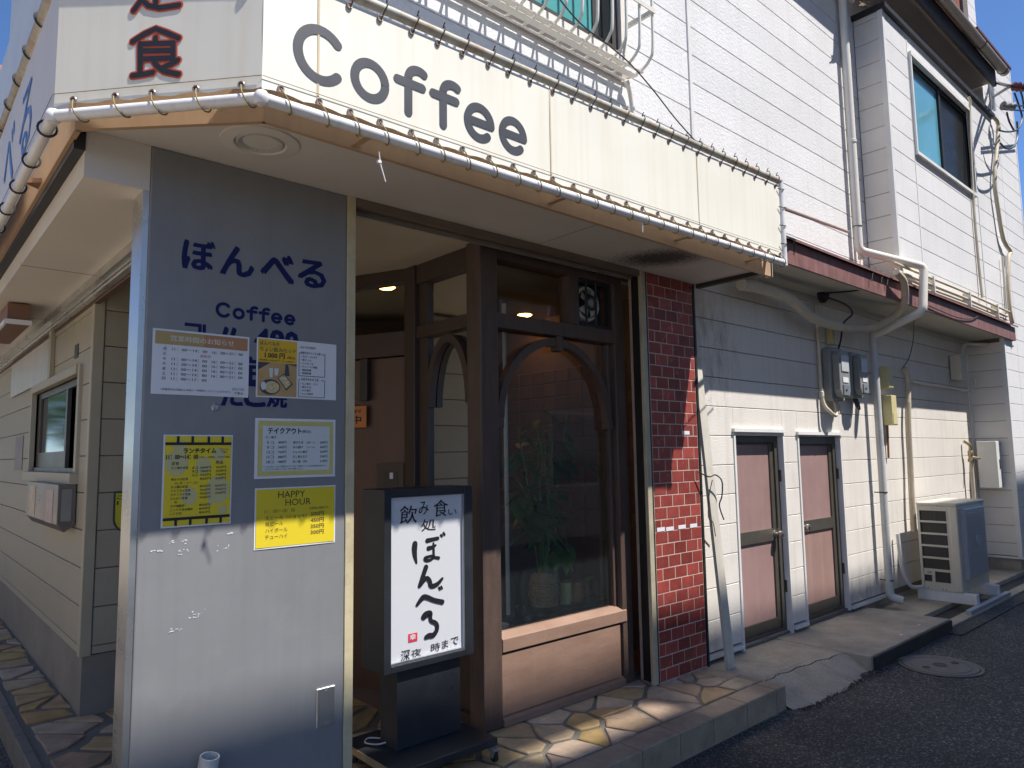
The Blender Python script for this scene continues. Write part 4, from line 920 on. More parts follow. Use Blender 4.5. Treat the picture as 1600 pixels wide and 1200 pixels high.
for k in range(4):
    p = (A1+Z_*0.06).lerp(T1, (k+0.5)/4); obj('rope_tie', MB().tube([p+X_*0.028+Z_*0.01, p-Y_*0.026, p-X_*0.05-Y_*0.008, ], 0.003, 6), rope_m, aw)
# corner face characters: black strokes over a vermilion outline
kN = UC.cross(Z_).normalized()
def corner_pt(zx, zy, lift):
    d = ray(zx*0.25, zy*0.25); t = (C0-CAM).dot(kN)/d.dot(kN); return CAM + d*t + kN*lift
def kanji(strokes):
    for wd, mt, lf in ((0.031, letter_red, 0.0020), (0.0195, letter_ink, 0.0032)):
        mb = MB()
        for q, pts in enumerate(strokes): mb.stroke([corner_pt(a, b, lf+0.00006*q) for a, b in pts], wd, kN)
        obj('letter', mb, mt, corner)
kanji([[(832,262),(905,215),(975,182),(1045,208),(1118,240)], [(975,238),(975,268)], [(880,275),(880,450)], [(888,278),(1082,272)], [(1085,272),(1085,362)], [(890,322),(1080,318)], [(890,372),(1084,366)], [(960,378),(985,415),(1030,448),(1118,466)], [(1010,430),(1060,408),(1114,378)], [(832,476),(890,468),(958,455)]])
kanji([[(978,-262),(978,-225)], [(842,-150),(842,-198),(1116,-202),(1116,-155)], [(885,-120),(1072,-124)], [(978,-120),(978,22)], [(978,-52),(1072,-55)], [(905,-90),(895,-10),(838,68)], [(885,-8),(930,38),(1000,52),(1122,34)]])
for k, ch in enumerate('ぼんべる'):
    mb = MB(); write(mb, ch, Vector((0.3845, 5.25-0.52*k, 2.94)), -Y_, Z_, 0.30, 0.34, bold=0.02); obj('letter', mb, letter_blue, side)
for (px, py, L, lean) in ((592,255,0.065,0.45),(1003,345,0.06,0.05)):     # loose cable ties hanging from the pipe
    p = PY(px, py, TY); t = thing('cable_tie', 'loose white cable tie dangling from the sign pipe %s' % ('below the letters of Coffee' if px < 800 else 'before the sooty soffit'), 'cable tie', p, 'cable ties on the sign pipe')
    obj('strap', MB().tube([p+Z_*(0.045), p+Z_*0.0+X_*0.006, p-Z_*L+X_*L*lean], [0.0016,0.003,0.0022], 6), paper_white, t)
    obj('tie_head', MB().box(p.x-0.006, p.x+0.008, p.y-0.006, p.y+0.006, p.z+0.0, p.z+0.010), paper_white, t)

# ================================================================== UPPER WINDOW WITH GRILLE
gw = thing('barred_window', 'projecting upstairs window with white bulging steel bars above the sign', 'window', (3.0, UW, 4.15))
gx0, gx1, gz, gyo = 1.2, 3.585, 4.175, 2.70
obj('window_box', MB().box(gx0, gx1+0.06, 2.855, UW+0.01, gz+0.075, gz+0.13).box(gx1-0.01, gx1+0.05, 2.86, UW+0.01, gz+0.13, 5.6), siding_side, gw)
obj('painted_shade', MB().box(gx0, gx1+0.10, UW-0.010, UW-0.002, gz-0.03, gz+0.075), mat('taupe sill shade', (0.40,0.34,0.30), 0.7, 0.08, 2), gw)  # taupe strip: the sill's shadow painted over the siding
obj('window_sash', MB().box(gx0, gx1-0.01, 2.87, 2.90, gz+0.13, gz+0.17).box(3.30, 3.35, 2.87, 2.91, gz+0.17, 5.6).box(3.49, 3.549, 2.87, 2.91, gz+0.17, 5.6), dark_metal, gw)
obj('pane', MB().box(gx0, 3.30, 2.88, 2.885, gz+0.17, 5.6), pane_teal, gw); obj('pane', MB().box(3.35, 3.49, 2.88, 2.885, gz+0.17, 5.6), pane_dark, gw)
xx = gx1+0.06
bar = MB().tube(smooth_path([(0,2.90,gz-0.01),(0,2.80,gz-0.01),(0,2.735,gz+0.004),(0,2.685,gz+0.045),(0,2.66,gz+0.12),(0,2.655,gz+0.5),(0,2.655,gz+1.4)], 4), 0.0095, 8).mesh('bar', True)
while xx > gx0:
    link('bar', bar, pvc, gw, Matrix.Translation((xx,0,0))); xx -= 0.135
for yy, hw in ((2.888, 0.010), (2.82, 0.026), (2.755, 0.010)): obj('flat_rail', MB().box(gx0, gx1+0.07, yy-hw, yy+hw, gz-0.023, gz-0.0195), pvc, gw)
obj('flat_rail', MB().box(gx0, gx1+0.07, 2.637, 2.645, gz+0.34, gz+0.372), pvc, gw)
obj('flat_rail', MB().box(gx1+0.05, gx1+0.068, 2.655, UW, gz+0.34, gz+0.372), pvc, gw)
dr = MB().tube(smooth_path([(3.62,2.87,4.14),(3.67,2.88,4.08),(3.70,2.885,3.95),(3.70,2.885,3.85),(3.70,2.885,3.30)], 4), 0.017, 10)
obj('drain_stub', dr, pvc, gw, True)
cw = tag(obj('conduit', MB().tube([(0.9,2.90,3.66),(2.4,2.90,3.665),(3.71,2.90,3.67)], 0.008, 8), mat('pinkish conduit', (0.45,0.36,0.34), 0.5, 0.1)), 'thin pinkish conduit along the wall under the barred window', 'conduit')
pts = [PY(860,-20,2.62), PY(905,35,2.62), PY(950,70,2.66), PY(985,100,2.74), PY(1020,140,2.80), PY(1055,185,2.84), PY(1088,222,2.88)]
tag(obj('cable', MB().tube(smooth_path(pts, 4), 0.0045, 6), cable_m), 'black cable sagging from the window bars to the sign top', 'cable')

# ================================================================== PIPES AND CABLES ON THE STREET WALL
dp_ = thing('downpipe', 'cream drainpipe dropping from the eave and doubling back round the ledge', 'pipe', (6.95, 2.83, 3.5))
P0 = Vector((7.19,2.855,7.0)); e1 = Vector((7.10,2.845,3.62)); e2 = Vector((7.78,2.47,3.47)); e3 = Vector((7.66,2.47,3.0)); e4 = Vector((7.70,2.96,2.83))
def elbow(pts, r, nm, par, m=pvc, n=14): return obj(nm, MB().tube(pts, r, n), m, par, True)
def bendpath(pts, rad=0.05, k=5):
    out = [pts[0]]
    for i in range(1, len(pts)-1):
        a, b, c = pts[i-1], pts[i], pts[i+1]; d1 = (a-b).normalized(); d2 = (c-b).normalized(); r = min(rad, (a-b).length*0.45, (c-b).length*0.45)
        for j in range(k+1):
            t = j/k; out.append((b+d1*r)*(1-t)**2 + b*2*t*(1-t) + (b+d2*r)*t*t)
    return out + [pts[-1]]
V_ = Vector
elbow(bendpath([P0, V_((7.19,2.855,3.62)), e2, e3, e4], 0.06), 0.04, 'upper_pipe', dp_)
elbow(bendpath([V_((7.28,2.875,7.0)), V_((7.28,2.875,3.55))], 0.05), 0.028, 'companion_pipe', dp_)
elbow([V_((7.28,2.80,6.28)), V_((7.40,2.70,6.47)), V_((7.50,2.62,6.75))], 0.032, 'branch_pipe', dp_)
for z in (4.73, 6.3): obj('pipe_socket', MB().lathe((7.19,2.855,z), (0,0,1), [(0.041,0),(0.046,0.003),(0.046,0.03),(0.041,0.034)], 16), pvc, dp_, True)
obj('wire_band', MB().lathe((7.19,2.855,3.86), (0,0,1), [(0.041,0),(0.044,0.0),(0.044,0.008),(0.041,0.008)], 16), dark_metal, dp_)
ld = thing('lower_drainpipe', 'white grey drainpipe running down the wall to an elbow on the apron', 'pipe', (7.69, 2.97, 0.1))
elbow([V_((7.70,2.972,2.86)), V_((7.69,2.972,0.20))], 0.037, 'pipe', ld, pvc_grey)
elbow(bendpath([V_((7.69,2.972,0.30)), V_((7.69,2.972,0.165)), V_((7.72,2.86,0.135))], 0.06), 0.041, 'outlet', ld, pvc_grey)
for z in (1.20, 0.32): obj('clip', MB().lathe((7.695,2.972,z), (0,0,1), [(0.038,0),(0.041,0.002),(0.041,0.012),(0.038,0.014)], 16).box(7.69, 7.70, 3.0, 3.06, z, z+0.01), dark_metal, ld)
hp = thing('wrapped_pipe', 'fat beige wrapped pipe sagging under the ledge soffit', 'pipe', (6.4, 2.9, 2.8))
pts = [PY(1158,445,2.88), PY(1195,452,2.88), PY(1235,468,2.88), PY(1262,492,2.88), PY(1300,508,2.88), PY(1345,514,2.86), PY(1375,508,2.80), PY(1400,492,2.70), PY(1413,470,2.56), PY(1412,440,2.5), PY(1400,425,2.5)]
elbow(smooth_path(pts, 4), [0.046]*12+[0.043-0.0004*k for k in range(len(smooth_path(pts,4))-12)], 'wrapping', hp, beige_tube)
mt_ = mat('dark rubber gland', (0.012,0.012,0.012), 0.6, 0.1)
obj('wall_gland', MB().lathe(PY(1282,462,2.95), (0,-1,0), [(0,0),(0.07,0),(0.075,0.03),(0.05,0.06),(0,0.06)], 20), mt_, hp, True)
pc = thing('roof_pipes', 'bundle of thin cream pipes lying along the foot of the bay', 'pipe', (9, 2.57, 3.4))
for k in range(4):
    zz = 3.31+0.034*(k % 2)+0.035*k; yy = 2.585-0.006*k
    elbow(smooth_path([V_((7.35,2.60,zz+0.02)), V_((8.2,yy,zz)), V_((9.4,yy,zz+0.008)), V_((10.9+0.1*k,yy,zz-0.004))], 4), 0.014, 'thin_pipe', pc, beige_tube, 10)
for xx in (8.3, 9.5, 10.6): obj('saddle', MB().box(xx-0.012, xx+0.012, 2.54, 2.62, 3.29, 3.47), pvc, pc)
vp = thing('riser_pipes', 'wavering cream pipes climbing the front of the bay beside its window', 'pipe', (10.8, 2.6, 3.4))
pts = [PY(1552,182,2.58), PY(1560,195,2.57), PY(1558,225,2.57), PY(1554,280,2.57), PY(1560,330,2.57), PY(1568,375,2.57), PY(1579,393,2.57), PY(1576,402,2.57), PY(1575,440,2.57), PY(1578,485,2.57), PY(1582,505,2.57)]
elbow(smooth_path(pts, 3), 0.026, 'thick_riser', vp, beige_tube)
elbow([PY(1566,400,2.585), PY(1573,490,2.585)], 0.014, 'thin_riser', vp, pvc, 8); elbow([PY(1571,400,2.58), PY(1577,490,2.58)], 0.012, 'thin_riser', vp, pvc, 8)
elbow(smooth_path([PY(1513,152,2.585), PY(1516,158,2.575), PY(1515,175,2.59), PY(1517,240,2.595), PY(1522,330,2.595), PY(1530,420,2.595), PY(1535,465,2.585)], 3), 0.016, 'window_riser', vp, beige_tube, 8)
jw = thing('jutting_rod', 'pinkish steel rod slanting from the sign frame to the drainpipe', 'rod', (5, 2.7, 3.5))
elbow([PY(1226,326,2.35), PY(1324,362,2.80)], 0.014, 'rod', jw, mat('rosy steel', (0.42,0.30,0.25), 0.5, 0.15, 8), 8)
elbow(smooth_path([V_((4.46,2.28,3.10)), V_((4.9,2.4,3.17)), V_((5.1,2.5,3.12))], 4), 0.004, 'wire', jw, cable_m, 6)

mtr = []
def meter(x, z, y, s, label, angled):
    t = thing('electricity_meter', label, 'meter', (x, LW, z), 'electricity meters under the ledge')
    w_, h_, d_ = 0.26*s, 0.46*s, 0.15
    prof = []
    for (u, v) in ((-.5,.36),(-.42,.5),(.42,.5),(.5,.36),(.5,-.40),(.40,-.5),(-.40,-.5),(-.5,-.40)): prof.append(V_((x+u*w_, LW-0.02, z+v*h_)))
    obj('back_box', MB().prism(prof, V_((0,-d_*0.55,0))), meter_grey, t, bevel=0.012)
    pr2 = [V_((x+u*w_*0.78, LW-0.02-d_*0.55, z+v*h_*0.86)) for (u, v) in ((-.5,.4),(-.38,.5),(.38,.5),(.5,.4),(.5,-.36),(.34,-.5),(-.34,-.5),(-.5,-.36))]
    obj('front_cover', MB().prism(pr2, V_((0,-d_*0.45,0))), meter_grey, t, bevel=0.012)
    yf = LW-0.02-d_-0.002
    obj('meter_face', MB().box(x-w_*0.26, x+w_*0.28, yf-0.006, yf, z+0.02, z+h_*0.34), meter_glass, t, bevel=0.004)
    obj('name_plate', MB().box(x-w_*0.2, x+w_*0.2, yf-0.004, yf, z-h_*0.16, z-0.03*s), paper_white, t)
    obj('terminal_cover', MB().box(x-w_*0.22, x+w_*0.22, yf-0.01, yf, z-h_*0.40, z-h_*0.20), zinc, t, bevel=0.004)
    obj('seal_screw', MB().lathe((x-w_*0.05, yf-0.01, z-h_*0.30), (0,-1,0), [(0.012,0),(0.012,0.006),(0,0.006)], 10), dark_metal, t)
    cb = MB()
    for q in range(3): cb.tube(smooth_path([(x-0.05+0.04*q,LW-0.07,z-h_*0.48),(x-0.06+0.05*q,LW-0.09,z-h_*0.62-0.02*q),(x+0.03+0.02*q,LW-0.06,z-h_*0.66-0.01*q),(x+0.09,LW-0.04,z-h_*0.50)], 4), 0.008, 6)
    obj('cable_loop', cb, cable_m if angled else beige_tube, t, True)
    return t
meter(6.80, 2.36, 0, 1.12, 'larger grey electricity meter with glass window, nearer the service doors', False)
meter(7.24, 2.38, 0, 1.0, 'smaller grey electricity meter tucked against the white drainpipe', True)
cdt = thing('meter_conduit', 'thin cream conduit rising from the meters to the eave', 'conduit', (6.55, 3.03, 2.2))
elbow(smooth_path([V_((6.58,3.035,3.02)), V_((6.58,3.035,2.5)), V_((6.585,3.03,2.12)), V_((6.62,2.98,2.0)), V_((6.72,2.97,1.97)), V_((6.78,3.0,2.08))], 5), 0.016, 'tube', cdt, beige_tube, 10)
for z in (2.80, 2.14): obj('coupling', MB().lathe((6.582,3.034,z), (0,0,1), [(0.017,0),(0.022,0.004),(0.022,0.05),(0.017,0.054)], 12), pvc, cdt, True)
yb = thing('duct_cover', 'pale yellow duct cover pair fixed beside the white drainpipe', 'duct', (8.1, LW, 1.9))
obj('upper_cover', MB().box(8.03, 8.16, LW-0.10, LW-0.012, 2.30, 2.53), yellow_box, yb, bevel=0.006)
obj('lower_cover', MB().box(8.04, 8.18, LW-0.11, LW-0.012, 1.90, 2.22), yellow_box, yb, bevel=0.006)
obj('lower_rib', MB().box(8.055, 8.165, LW-0.115, LW-0.108, 1.91, 2.03), yellow_box, yb)
elbow([V_((8.10,LW-0.03,1.90)), V_((8.10,LW-0.02,1.55))], 0.012, 'rusty_stub', yb, mat('rust', (0.30,0.12,0.04), 0.8, 0.2), 8)
yc = tag(obj('breaker_cover', MB().box(6.80, 6.87, LW-0.07, LW-0.012, 2.66, 2.86), yellow_box, bevel=0.005), 'small yellow cable cover above the larger meter', 'duct')
ah = thing('refrigerant_hose', 'cream corrugated hose climbing the wall behind the outdoor unit', 'hose', (8.5, 3.0, 0.2))
pts = [PY(1412,575,3.03), PY(1418,590,3.01), PY(1419,620,3.01), PY(1419,660,3.01), PY(1422,720,3.01), PY(1425,780,3.0), PY(1428,830,3.0)]
elbow(smooth_path(pts, 5), 0.030, 'hose', ah, beige_tube, 14)
sp_ = smooth_path(pts, 40); hr = MB()
for q in sp_[90:]: hr.tube([q-Z_*0.003, q+Z_*0.003], 0.0325, 12)
obj('hose_rib', hr, beige_tube, ah)
elbow(smooth_path([PY(1425,595,3.035), PY(1450,601,3.035), PY(1490,606,3.035), PY(1505,610,3.03), PY(1522,605,2.98), PY(1524,590,2.95)], 4), 0.013, 'branch', ah, pvc, 8)
ib = thing('junction_box', 'small beige junction box high in the inner corner of the wall', 'box', (10.6, 2.95, 2.6))
bxp = PY(1497, 576, 3.0)
obj('case', MB().box(bxp.x-0.12, bxp.x+0.10, 2.93, 3.055, bxp.z-0.15, bxp.z+0.17), ac_cream, ib, bevel=0.006)
obj('terminal', MB().box(bxp.x+0.101, bxp.x+0.12, 2.95, 3.04, bxp.z-0.12, bxp.z+0.14), dark_metal, ib)
elbow(bendpath([V_((bxp.x+0.3,3.03,bxp.z+0.1)), V_((bxp.x+0.3,3.02,bxp.z+0.36)), PY(1582,540,2.62)], 0.14, 8), 0.022, 'conduit', ib, pvc, 10)
gb = thing('meter_cabinet', 'flat white steel cabinet on the turned-out wall above the outdoor unit', 'cabinet', (11.0, 2.9, 1.1))
obj('cabinet', MB().box(10.90, 11.094, 2.77, 2.99, 1.12, 1.73), mat('white steel', (0.70,0.70,0.66), 0.4, 0.05), gb, bevel=0.006)
obj('latch', MB().box(10.99, 11.02, 2.762, 2.772, 1.37, 1.49), dark_metal, gb)
vl = thing('brass_valve', 'brass gas valve on a rusty riser in the inner corner', 'valve', (10.6, 3.0, 1.1))
q = PY(1517, 715, 2.99)
elbow([V_((q.x,2.99,0.06)), V_((q.x,2.99,q.z-0.02))], 0.022, 'riser', vl, beige_tube, 10)
obj('body', MB().lathe((q.x,2.99,q.z-0.06), (0,0,1), [(0.024,0),(0.038,0.01),(0.038,0.04),(0.026,0.06),(0.034,0.09),(0.034,0.14),(0.02,0.16)], 14), brass, vl, True)
obj('spindle', MB().tube([V_((q.x,2.98,q.z)), V_((q.x,2.88,q.z-0.01))], [0.026,0.010], 10), brass, vl, True)
elbow(smooth_path([V_((q.x,2.99,q.z+0.08)), V_((q.x-0.02,2.985,q.z+0.16)), V_((q.x-0.05,3.04,q.z+0.22))], 3), 0.022, 'bend', vl, brass, 10)
# loose black wires under the ledge
def wire(label, pts, r=0.005, k=4): return tag(obj('wire', MB().tube(smooth_path(pts, k), r, 6), cable_m), label, 'wire', 'loose wires under the ledge')
wire('black wire looping from the wall gland over the meters', [PY(1285,462,2.88), PY(1320,475,2.75), PY(1332,490,2.8), PY(1318,505,2.85), PY(1314,530,2.95), PY(1310,545,3.0)], 0.009)
wire('black wire running from the gland along the ledge soffit', [PY(1290,458,2.85), PY(1330,455,2.7), PY(1360,450,2.62), PY(1385,446,2.6), PY(1404,430,2.58)], 0.008)
wire('thin black wire hanging down to the corrugated hose', [PY(1428,495,2.70), PY(1427,530,2.85), PY(1420,560,3.0), PY(1410,575,3.03)], 0.004)
wire('wavy black wire stapled along the maroon ledge edge', [PY(1452,478,2.57), PY(1475,488,2.57), PY(1490,494,2.57), PY(1505,498,2.57), PY(1520,498,2.57), PY(1528,494,2.57)], 0.006)
for (px, py, wl_) in ((1362,425,'first'),(1377,428,'second'),(1386,432,'third')): wire('%s short black wire end on the ledge edge counting away from the sign' % wl_, [PY(px,py+14,2.56), PY(px+2,py,2.56), PY(px+4,py-6,2.57)], 0.005)
wire('black twist of wire tied round the leaning plank', [PY(1092,738,2.93), PY(1108,745,2.9), PY(1118,742,2.9), PY(1128,752,2.9), PY(1128,775,2.92), PY(1124,790,2.95), PY(1131,812,2.97)], 0.005)
wire('thin wire trailing from the twist down the leaning plank', [PY(1113,750,2.9), PY(1108,775,2.92), PY(1107,808,2.93), PY(1114,816,2.92), PY(1118,838,2.92)], 0.003)
# plank leaning between the pier and the wall
lk = thing('leaning_plank', 'weathered white plank leaning between the tiled pier and the siding', 'plank', (4.55, 2.95, 0.1))
a, b = V_((4.515,3.03,2.60)), V_((4.62,2.90,0.107)); d = (a-b); L = d.length; d.normalize(); sd_ = d.cross(Y_).normalized(); nn = sd_.cross(d)
obj('plank', MB().obox(b, sd_, d, nn, -0.045, 0.045, 0, L, -0.012, 0.012), mat('weathered white wood', (0.58,0.54,0.46), 0.7, 0.15, 8, dirt=(0.36,0.31,0.25), stretch=(1,1,0.2)), lk)
obj('groove_strip', MB().obox(b, sd_, d, nn, -0.018, -0.008, 0, L, 0.0125, 0.016), trim_white, lk)
obj('groove_strip', MB().obox(b, sd_, d, nn, 0.010, 0.018, 0, L, 0.0125, 0.016), trim_white, lk)

# power line bracket on the tower
pb = thing('line_bracket', 'grey steel bracket with insulators and wires on the end block', 'bracket', (11.3, 2.6, 6.3))
q0 = PY(1549,128,2.60)
obj('upright', MB().box(q0.x-0.04, q0.x+0.04, 2.585, 2.612, q0.z-0.42, q0.z+0.06), zinc, pb)
q1 = PY(1576,134,2.2)
elbow([V_((q0.x,2.59,q0.z)), q1], 0.022, 'arm', pb, zinc, 6); elbow([V_((q0.x,2.59,q0.z-0.22)), q1-Z_*0.02], 0.02, 'brace', pb, zinc, 6)
q2 = PY(1592,136,2.12)
obj('insulator', MB().lathe(q1, (q2-q1), [(0.01,0),(0.03,0.05),(0.055,0.08),(0.03,0.10),(0.06,0.14),(0.03,0.17),(0.055,0.21),(0.02,0.26)], 14), mat('maroon porcelain', (0.10,0.02,0.025), 0.2, 0.2), pb, True)
q3 = PY(1569,167,2.45); obj('spool', MB().lathe(q3-X_*0.05, (1,-.6,0), [(0.0,0),(0.06,0),(0.04,0.04),(0.06,0.08),(0.04,0.12),(0.06,0.16),(0,0.16)], 14), meter_grey, pb, True)
for pts in ([(1592,138),(1597,150),(1600,170)], [(1585,145),(1592,165),(1597,185),(1590,202),(1575,206),(1562,204)], [(1573,175),(1577,190),(1585,205)], [(1563,224),(1572,232),(1583,230),(1590,215),(1589,190)], [(1569,165),(1585,165),(1620,166)], [(1569,171),(1585,172),(1620,174)]):
    elbow(smooth_path([PY(x_, y_, 2.35) for x_, y_ in pts], 4), 0.012, 'line_wire', pb, cable_m, 6)
tag(obj('bird_nest', MB().tube([PY(1352+6*math.cos(k*2.4)*((k % 5)+1)/3, 6+3*math.sin(k*1.9), 2.66+0.01*math.sin(k)) for k in range(70)], 0.006, 4), dry_twig), 'scraggy dry nest on the corner of the bay cap', 'nest')

# ================================================================== OUTDOOR UNIT
ac = thing('outdoor_unit', 'ivory air conditioner outdoor unit standing on plastic feet by the drain', 'air conditioner', (8.8, 2.7, 0.05))
ax0, ax1, ay0, ay1, az0, az1 = 8.36, 9.26, 2.52, 2.90, 0.165, 1.075
holes = [(ay0+0.10, ay1-0.025, az0+0.72-0.125*k, az0+0.825-0.125*k) for k in range(5)] + [(ay0+0.10, ay0+0.245, az0+0.085, az0+0.195), (ay0+0.275, ay1-0.03, az0+0.085, az0+0.155)]
body = MB()
for (p0, p1, q0_, q1_) in cut(ay0, ay1, az0, az1-0.035, holes): body.box(ax0, ax0+0.018, p0, p1, q0_, q1_)
body.box(ax0+0.018, ax1, ay0, ay0+0.012, az0, az1-0.035).box(ax1-0.012, ax1, ay0+0.012, ay1, az0, az1-0.035)
obj('casing', body, ac_cream, ac)
obj('lid', MB().box(ax0-0.006, ax1+0.006, ay0-0.006, ay1+0.006, az1-0.035, az1), ac_cream, ac, bevel=0.012)
obj('corner_cover', MB().box(ax0-0.004, ax0+0.03, ay0-0.004, ay0+0.075, az0, az1-0.036), ac_cream, ac, bevel=0.012)
obj('coil', MB().box(ax0+0.012, ax0+0.03, ay0+0.08, ay1-0.005, az0+0.02, az1-0.05), ac_dark, ac)
for h in holes: obj('vent_rim', MB().box(ax0-0.003, ax0+0.004, h[0]-0.006, h[0], h[2], h[3]).box(ax0-0.003, ax0+0.004, h[1], h[1]+0.006, h[2], h[3]), ac_cream, ac)
obj('rating_label', MB().box(ax0-0.0015, ax0-0.0005, ay0+0.275, ay1-0.06, az0+0.175, az0+0.19), meter_grey, ac)
obj('warning_label', MB().box(ax0+0.78, ax0+0.86, ay0-0.0012, ay0-0.0004, az0+0.62, az0+0.72), paper_white, ac)
gd = obj('fan_guard', MB().obox(V_((ax0+0.09, ay0-0.001, az0+0.13)), X_, Z_, -Y_, 0, 0.66, 0, 0.72, 0, 0.045, 0.012), mat('grey blue plastic', (0.42,0.43,0.45), 0.4, 0.05), ac)
for k in range(34): obj('guard_slat', MB().box(ax0+0.14, ax0+0.70, ay0-0.054, ay0-0.046, az0+0.17+0.0185*k, az0+0.180+0.0185*k), mat('grey blue plastic', (0,0,0)), gd)
obj('guard_badge', MB().lathe((ax0+0.42, ay0-0.05, az0+0.50), (0,-1,0), [(0.06,0),(0.055,0.012),(0,0.012)], 20), mat('grey blue plastic', (0,0,0)), gd, True)
for k, zz in enumerate((az1-0.05, az0+0.02)):
    for yy in (ay0+0.15, ay1-0.06, ay1-0.2): obj('screw', MB().lathe((ax0, yy, zz+(0.018 if k == 0 else 0)), (-1,0,0), [(0.006,0),(0.005,0.003),(0,0.003)], 8), dark_metal, ac)
for xx in (ax0+0.05, ax1-0.14): obj('foot', MB().box(xx-0.045, xx+0.045, ay0-0.12, ay1+0.05, 0.056, az0-0.001), trim_white, ac, bevel=0.006)
rl = tag(obj('steel_channel', MB().box(8.0, 9.35, 2.352, 2.40, 0.031, 0.072), mat('galvanised channel', (0.50,0.54,0.58), 0.35, 0.1, 8, metal=0.6), bevel=0.003), 'galvanised steel channel laid along the drain in front of the outdoor unit', 'channel')
tag(obj('floor_hose', MB().tube(smooth_path([V_((8.12,3.02,0.75)), V_((8.13,3.0,0.40)), V_((8.17,2.95,0.22)), V_((8.30,2.90,0.19)), V_((8.5,2.88,0.20))], 5), 0.02, 10), pvc_grey), 'pale drain hose curling out from behind the outdoor unit', 'hose')

# ================================================================== MANHOLE, WEEDS, LITTER
mh = thing('manhole_cover', 'round iron manhole cover in the asphalt by the apron kerb', 'manhole', (6.11, 2.03, 0))
mc = V_((6.10,2.03,0.004))
obj('rim', MB().lathe(mc, (0,0,1), [(0.285,0.0),(0.283,0.005),(0.262,0.005),(0.260,0.0)], 48), cement, mh)
cvr = obj('cover', MB().lathe(mc, (0,0,1), [(0.256,0.0),(0.254,0.007),(0.215,0.007),(0.213,0.004),(0.205,0.004),(0.203,0.007),(0.0,0.007)], 48), iron, mh)
for (dx, dy, r) in ((0,0,0.05),(-0.14,0.05,0.028),(0.13,-0.06,0.028)): obj('boss', MB().lathe(mc+V_((dx,dy,0.0072)), (0,0,1), [(r,0),(r,0.003),(r*0.8,0.003),(r*0.75,0.0005),(0,0.0005)], 20), dark_metal, cvr)
for k, (px, py, lb) in enumerate(((1424,1017,'small tuft of weed in the kerb joint above the manhole'),(1405,1034,'small weed sprouting at the edge of the manhole'))):
    p = PZ(px, py, 0.0); t = thing('weed', lb, 'weed', p, 'weeds in the road edge'); mb = MB()
    for j in range(16):
        a = R_.uniform(0,6.28); L = R_.uniform(.015,.045); d = V_((math.cos(a),math.sin(a),R_.uniform(.3,1.1))).normalized(); s_ = V_((-math.sin(a),math.cos(a),0))*L*0.25
        mb.add([p, p+d*L*0.5+s_, p+d*L, p+d*L*0.5-s_], [(0,1,2,3)])
    obj('leaf', mb, weed_m, t)
for px, py, w_, lb in ((1436,977,0.02,'white scrap of paper on the apron nearest its kerb'),(1408,992,0.018,'white scrap of paper farther in on the apron')):
    p = PZ(px, py, 0.109); tag(obj('paper_scrap', MB().add([p+V_((-w_,-.008,.001)),p+V_((w_,-.01,.004)),p+V_((w_*1.2,.01,.002)),p+V_((-w_*.8,.012,.006))], [(0,1,2,3)]), paper_white), lb, 'litter', 'paper scraps on the apron')

# ================================================================== STANDING SIGN
ss = thing('standing_sign', 'black boxed standing sign with white face and brush lettering on a wheeled base', 'sign', (2.08, 3.05, STEP))
X0, X1, YF, YB, Z0, Z1 = 1.820, 2.356, 2.98, 3.19, 0.622, 1.484
fr = 0.040
frame_ = MB().box(X0, X0+fr, YF, YB, Z0, Z1).box(X1-fr-0.014, X1, YF, YB, Z0, Z1).box(X0+fr, X1-fr-0.014, YF, YB, Z1-fr, Z1).box(X0+fr, X1-fr-0.014, YF, YB, Z0, Z0+fr-0.008)
box_ = obj('sign_box', frame_, black_wood, ss, bevel=0.003)
obj('back_board', MB().box(X0+fr, X1-fr-0.014, YB-0.01, YB-0.002, Z0+0.03, Z1-fr), black_wood, box_)
fx0, fx1, fz0, fz1, fy = X0+fr, X1-fr-0.014, Z0+fr-0.008, Z1-fr, YF+0.016
face = obj('white_face', MB().box(fx0, fx1, fy, fy+0.006, fz0, fz1), sign_white, ss)
obj('face_trim', MB().box(fx0, fx1, YF+0.003, YF+0.0155, fz0, fz0+0.012).box(fx1-0.010, fx1, YF+0.003, YF+0.0155, fz0+0.012, fz1), mat('steel edging', (0.45,0.46,0.48), 0.3, 0.1, 8, metal=0.8), box_)
ly = fy-0.0012; mb = MB(); qn = 0
def brush(pts, ws, oz, sc, k=4):
    """a brush stroke given by points of the photograph's lettering, laid on the face of the sign"""
    global qn; qn += 1
    P = [PY(oz[0]+sc*x_, oz[1]+sc*y_, ly) for x_, y_ in pts]; S = smooth_path(P, k); n_ = len(S); wl = []
    for i in range(n_):
        t = i/(n_-1)*(len(ws)-1); a = int(min(t, len(ws)-2)); wl.append((ws[a]+(ws[a+1]-ws[a])*(t-a))*sc*0.0042)
    mb.stroke([V_((p.x, ly-0.00015*qn, p.z)) for p in S], wl, -Y_)
z7, s7 = (590,770), 0.09416
brush([(620,850),(612,930),(618,1040),(645,1165)], [78,82,66,28], z7, s7)
brush([(825,795),(910,775),(1000,755)], [62,52,48], z7, s7); brush([(845,922),(905,905),(965,868)], [62,48,26], z7, s7)
brush([(925,838),(928,930),(930,1045)], [30,38,36], z7, s7)
brush([(935,1040),(850,1058),(785,1085),(800,1122),(870,1118),(935,1075),(1012,1082)], [34,38,44,44,36,36,46], z7, s7)
brush([(1050,702),(1068,722)], [34,30], z7, s7); brush([(1093,668),(1112,694)], [36,30], z7, s7)
z6, s6 = (400,900), 0.25
brush([(1062,-55),(1040,10),(1022,62)], [26,24,20], z6, s6); brush([(1028,58),(1062,14),(1084,30),(1094,62),(1130,52),(1164,16)], [16,22,24,24,22,14], z6, s6)
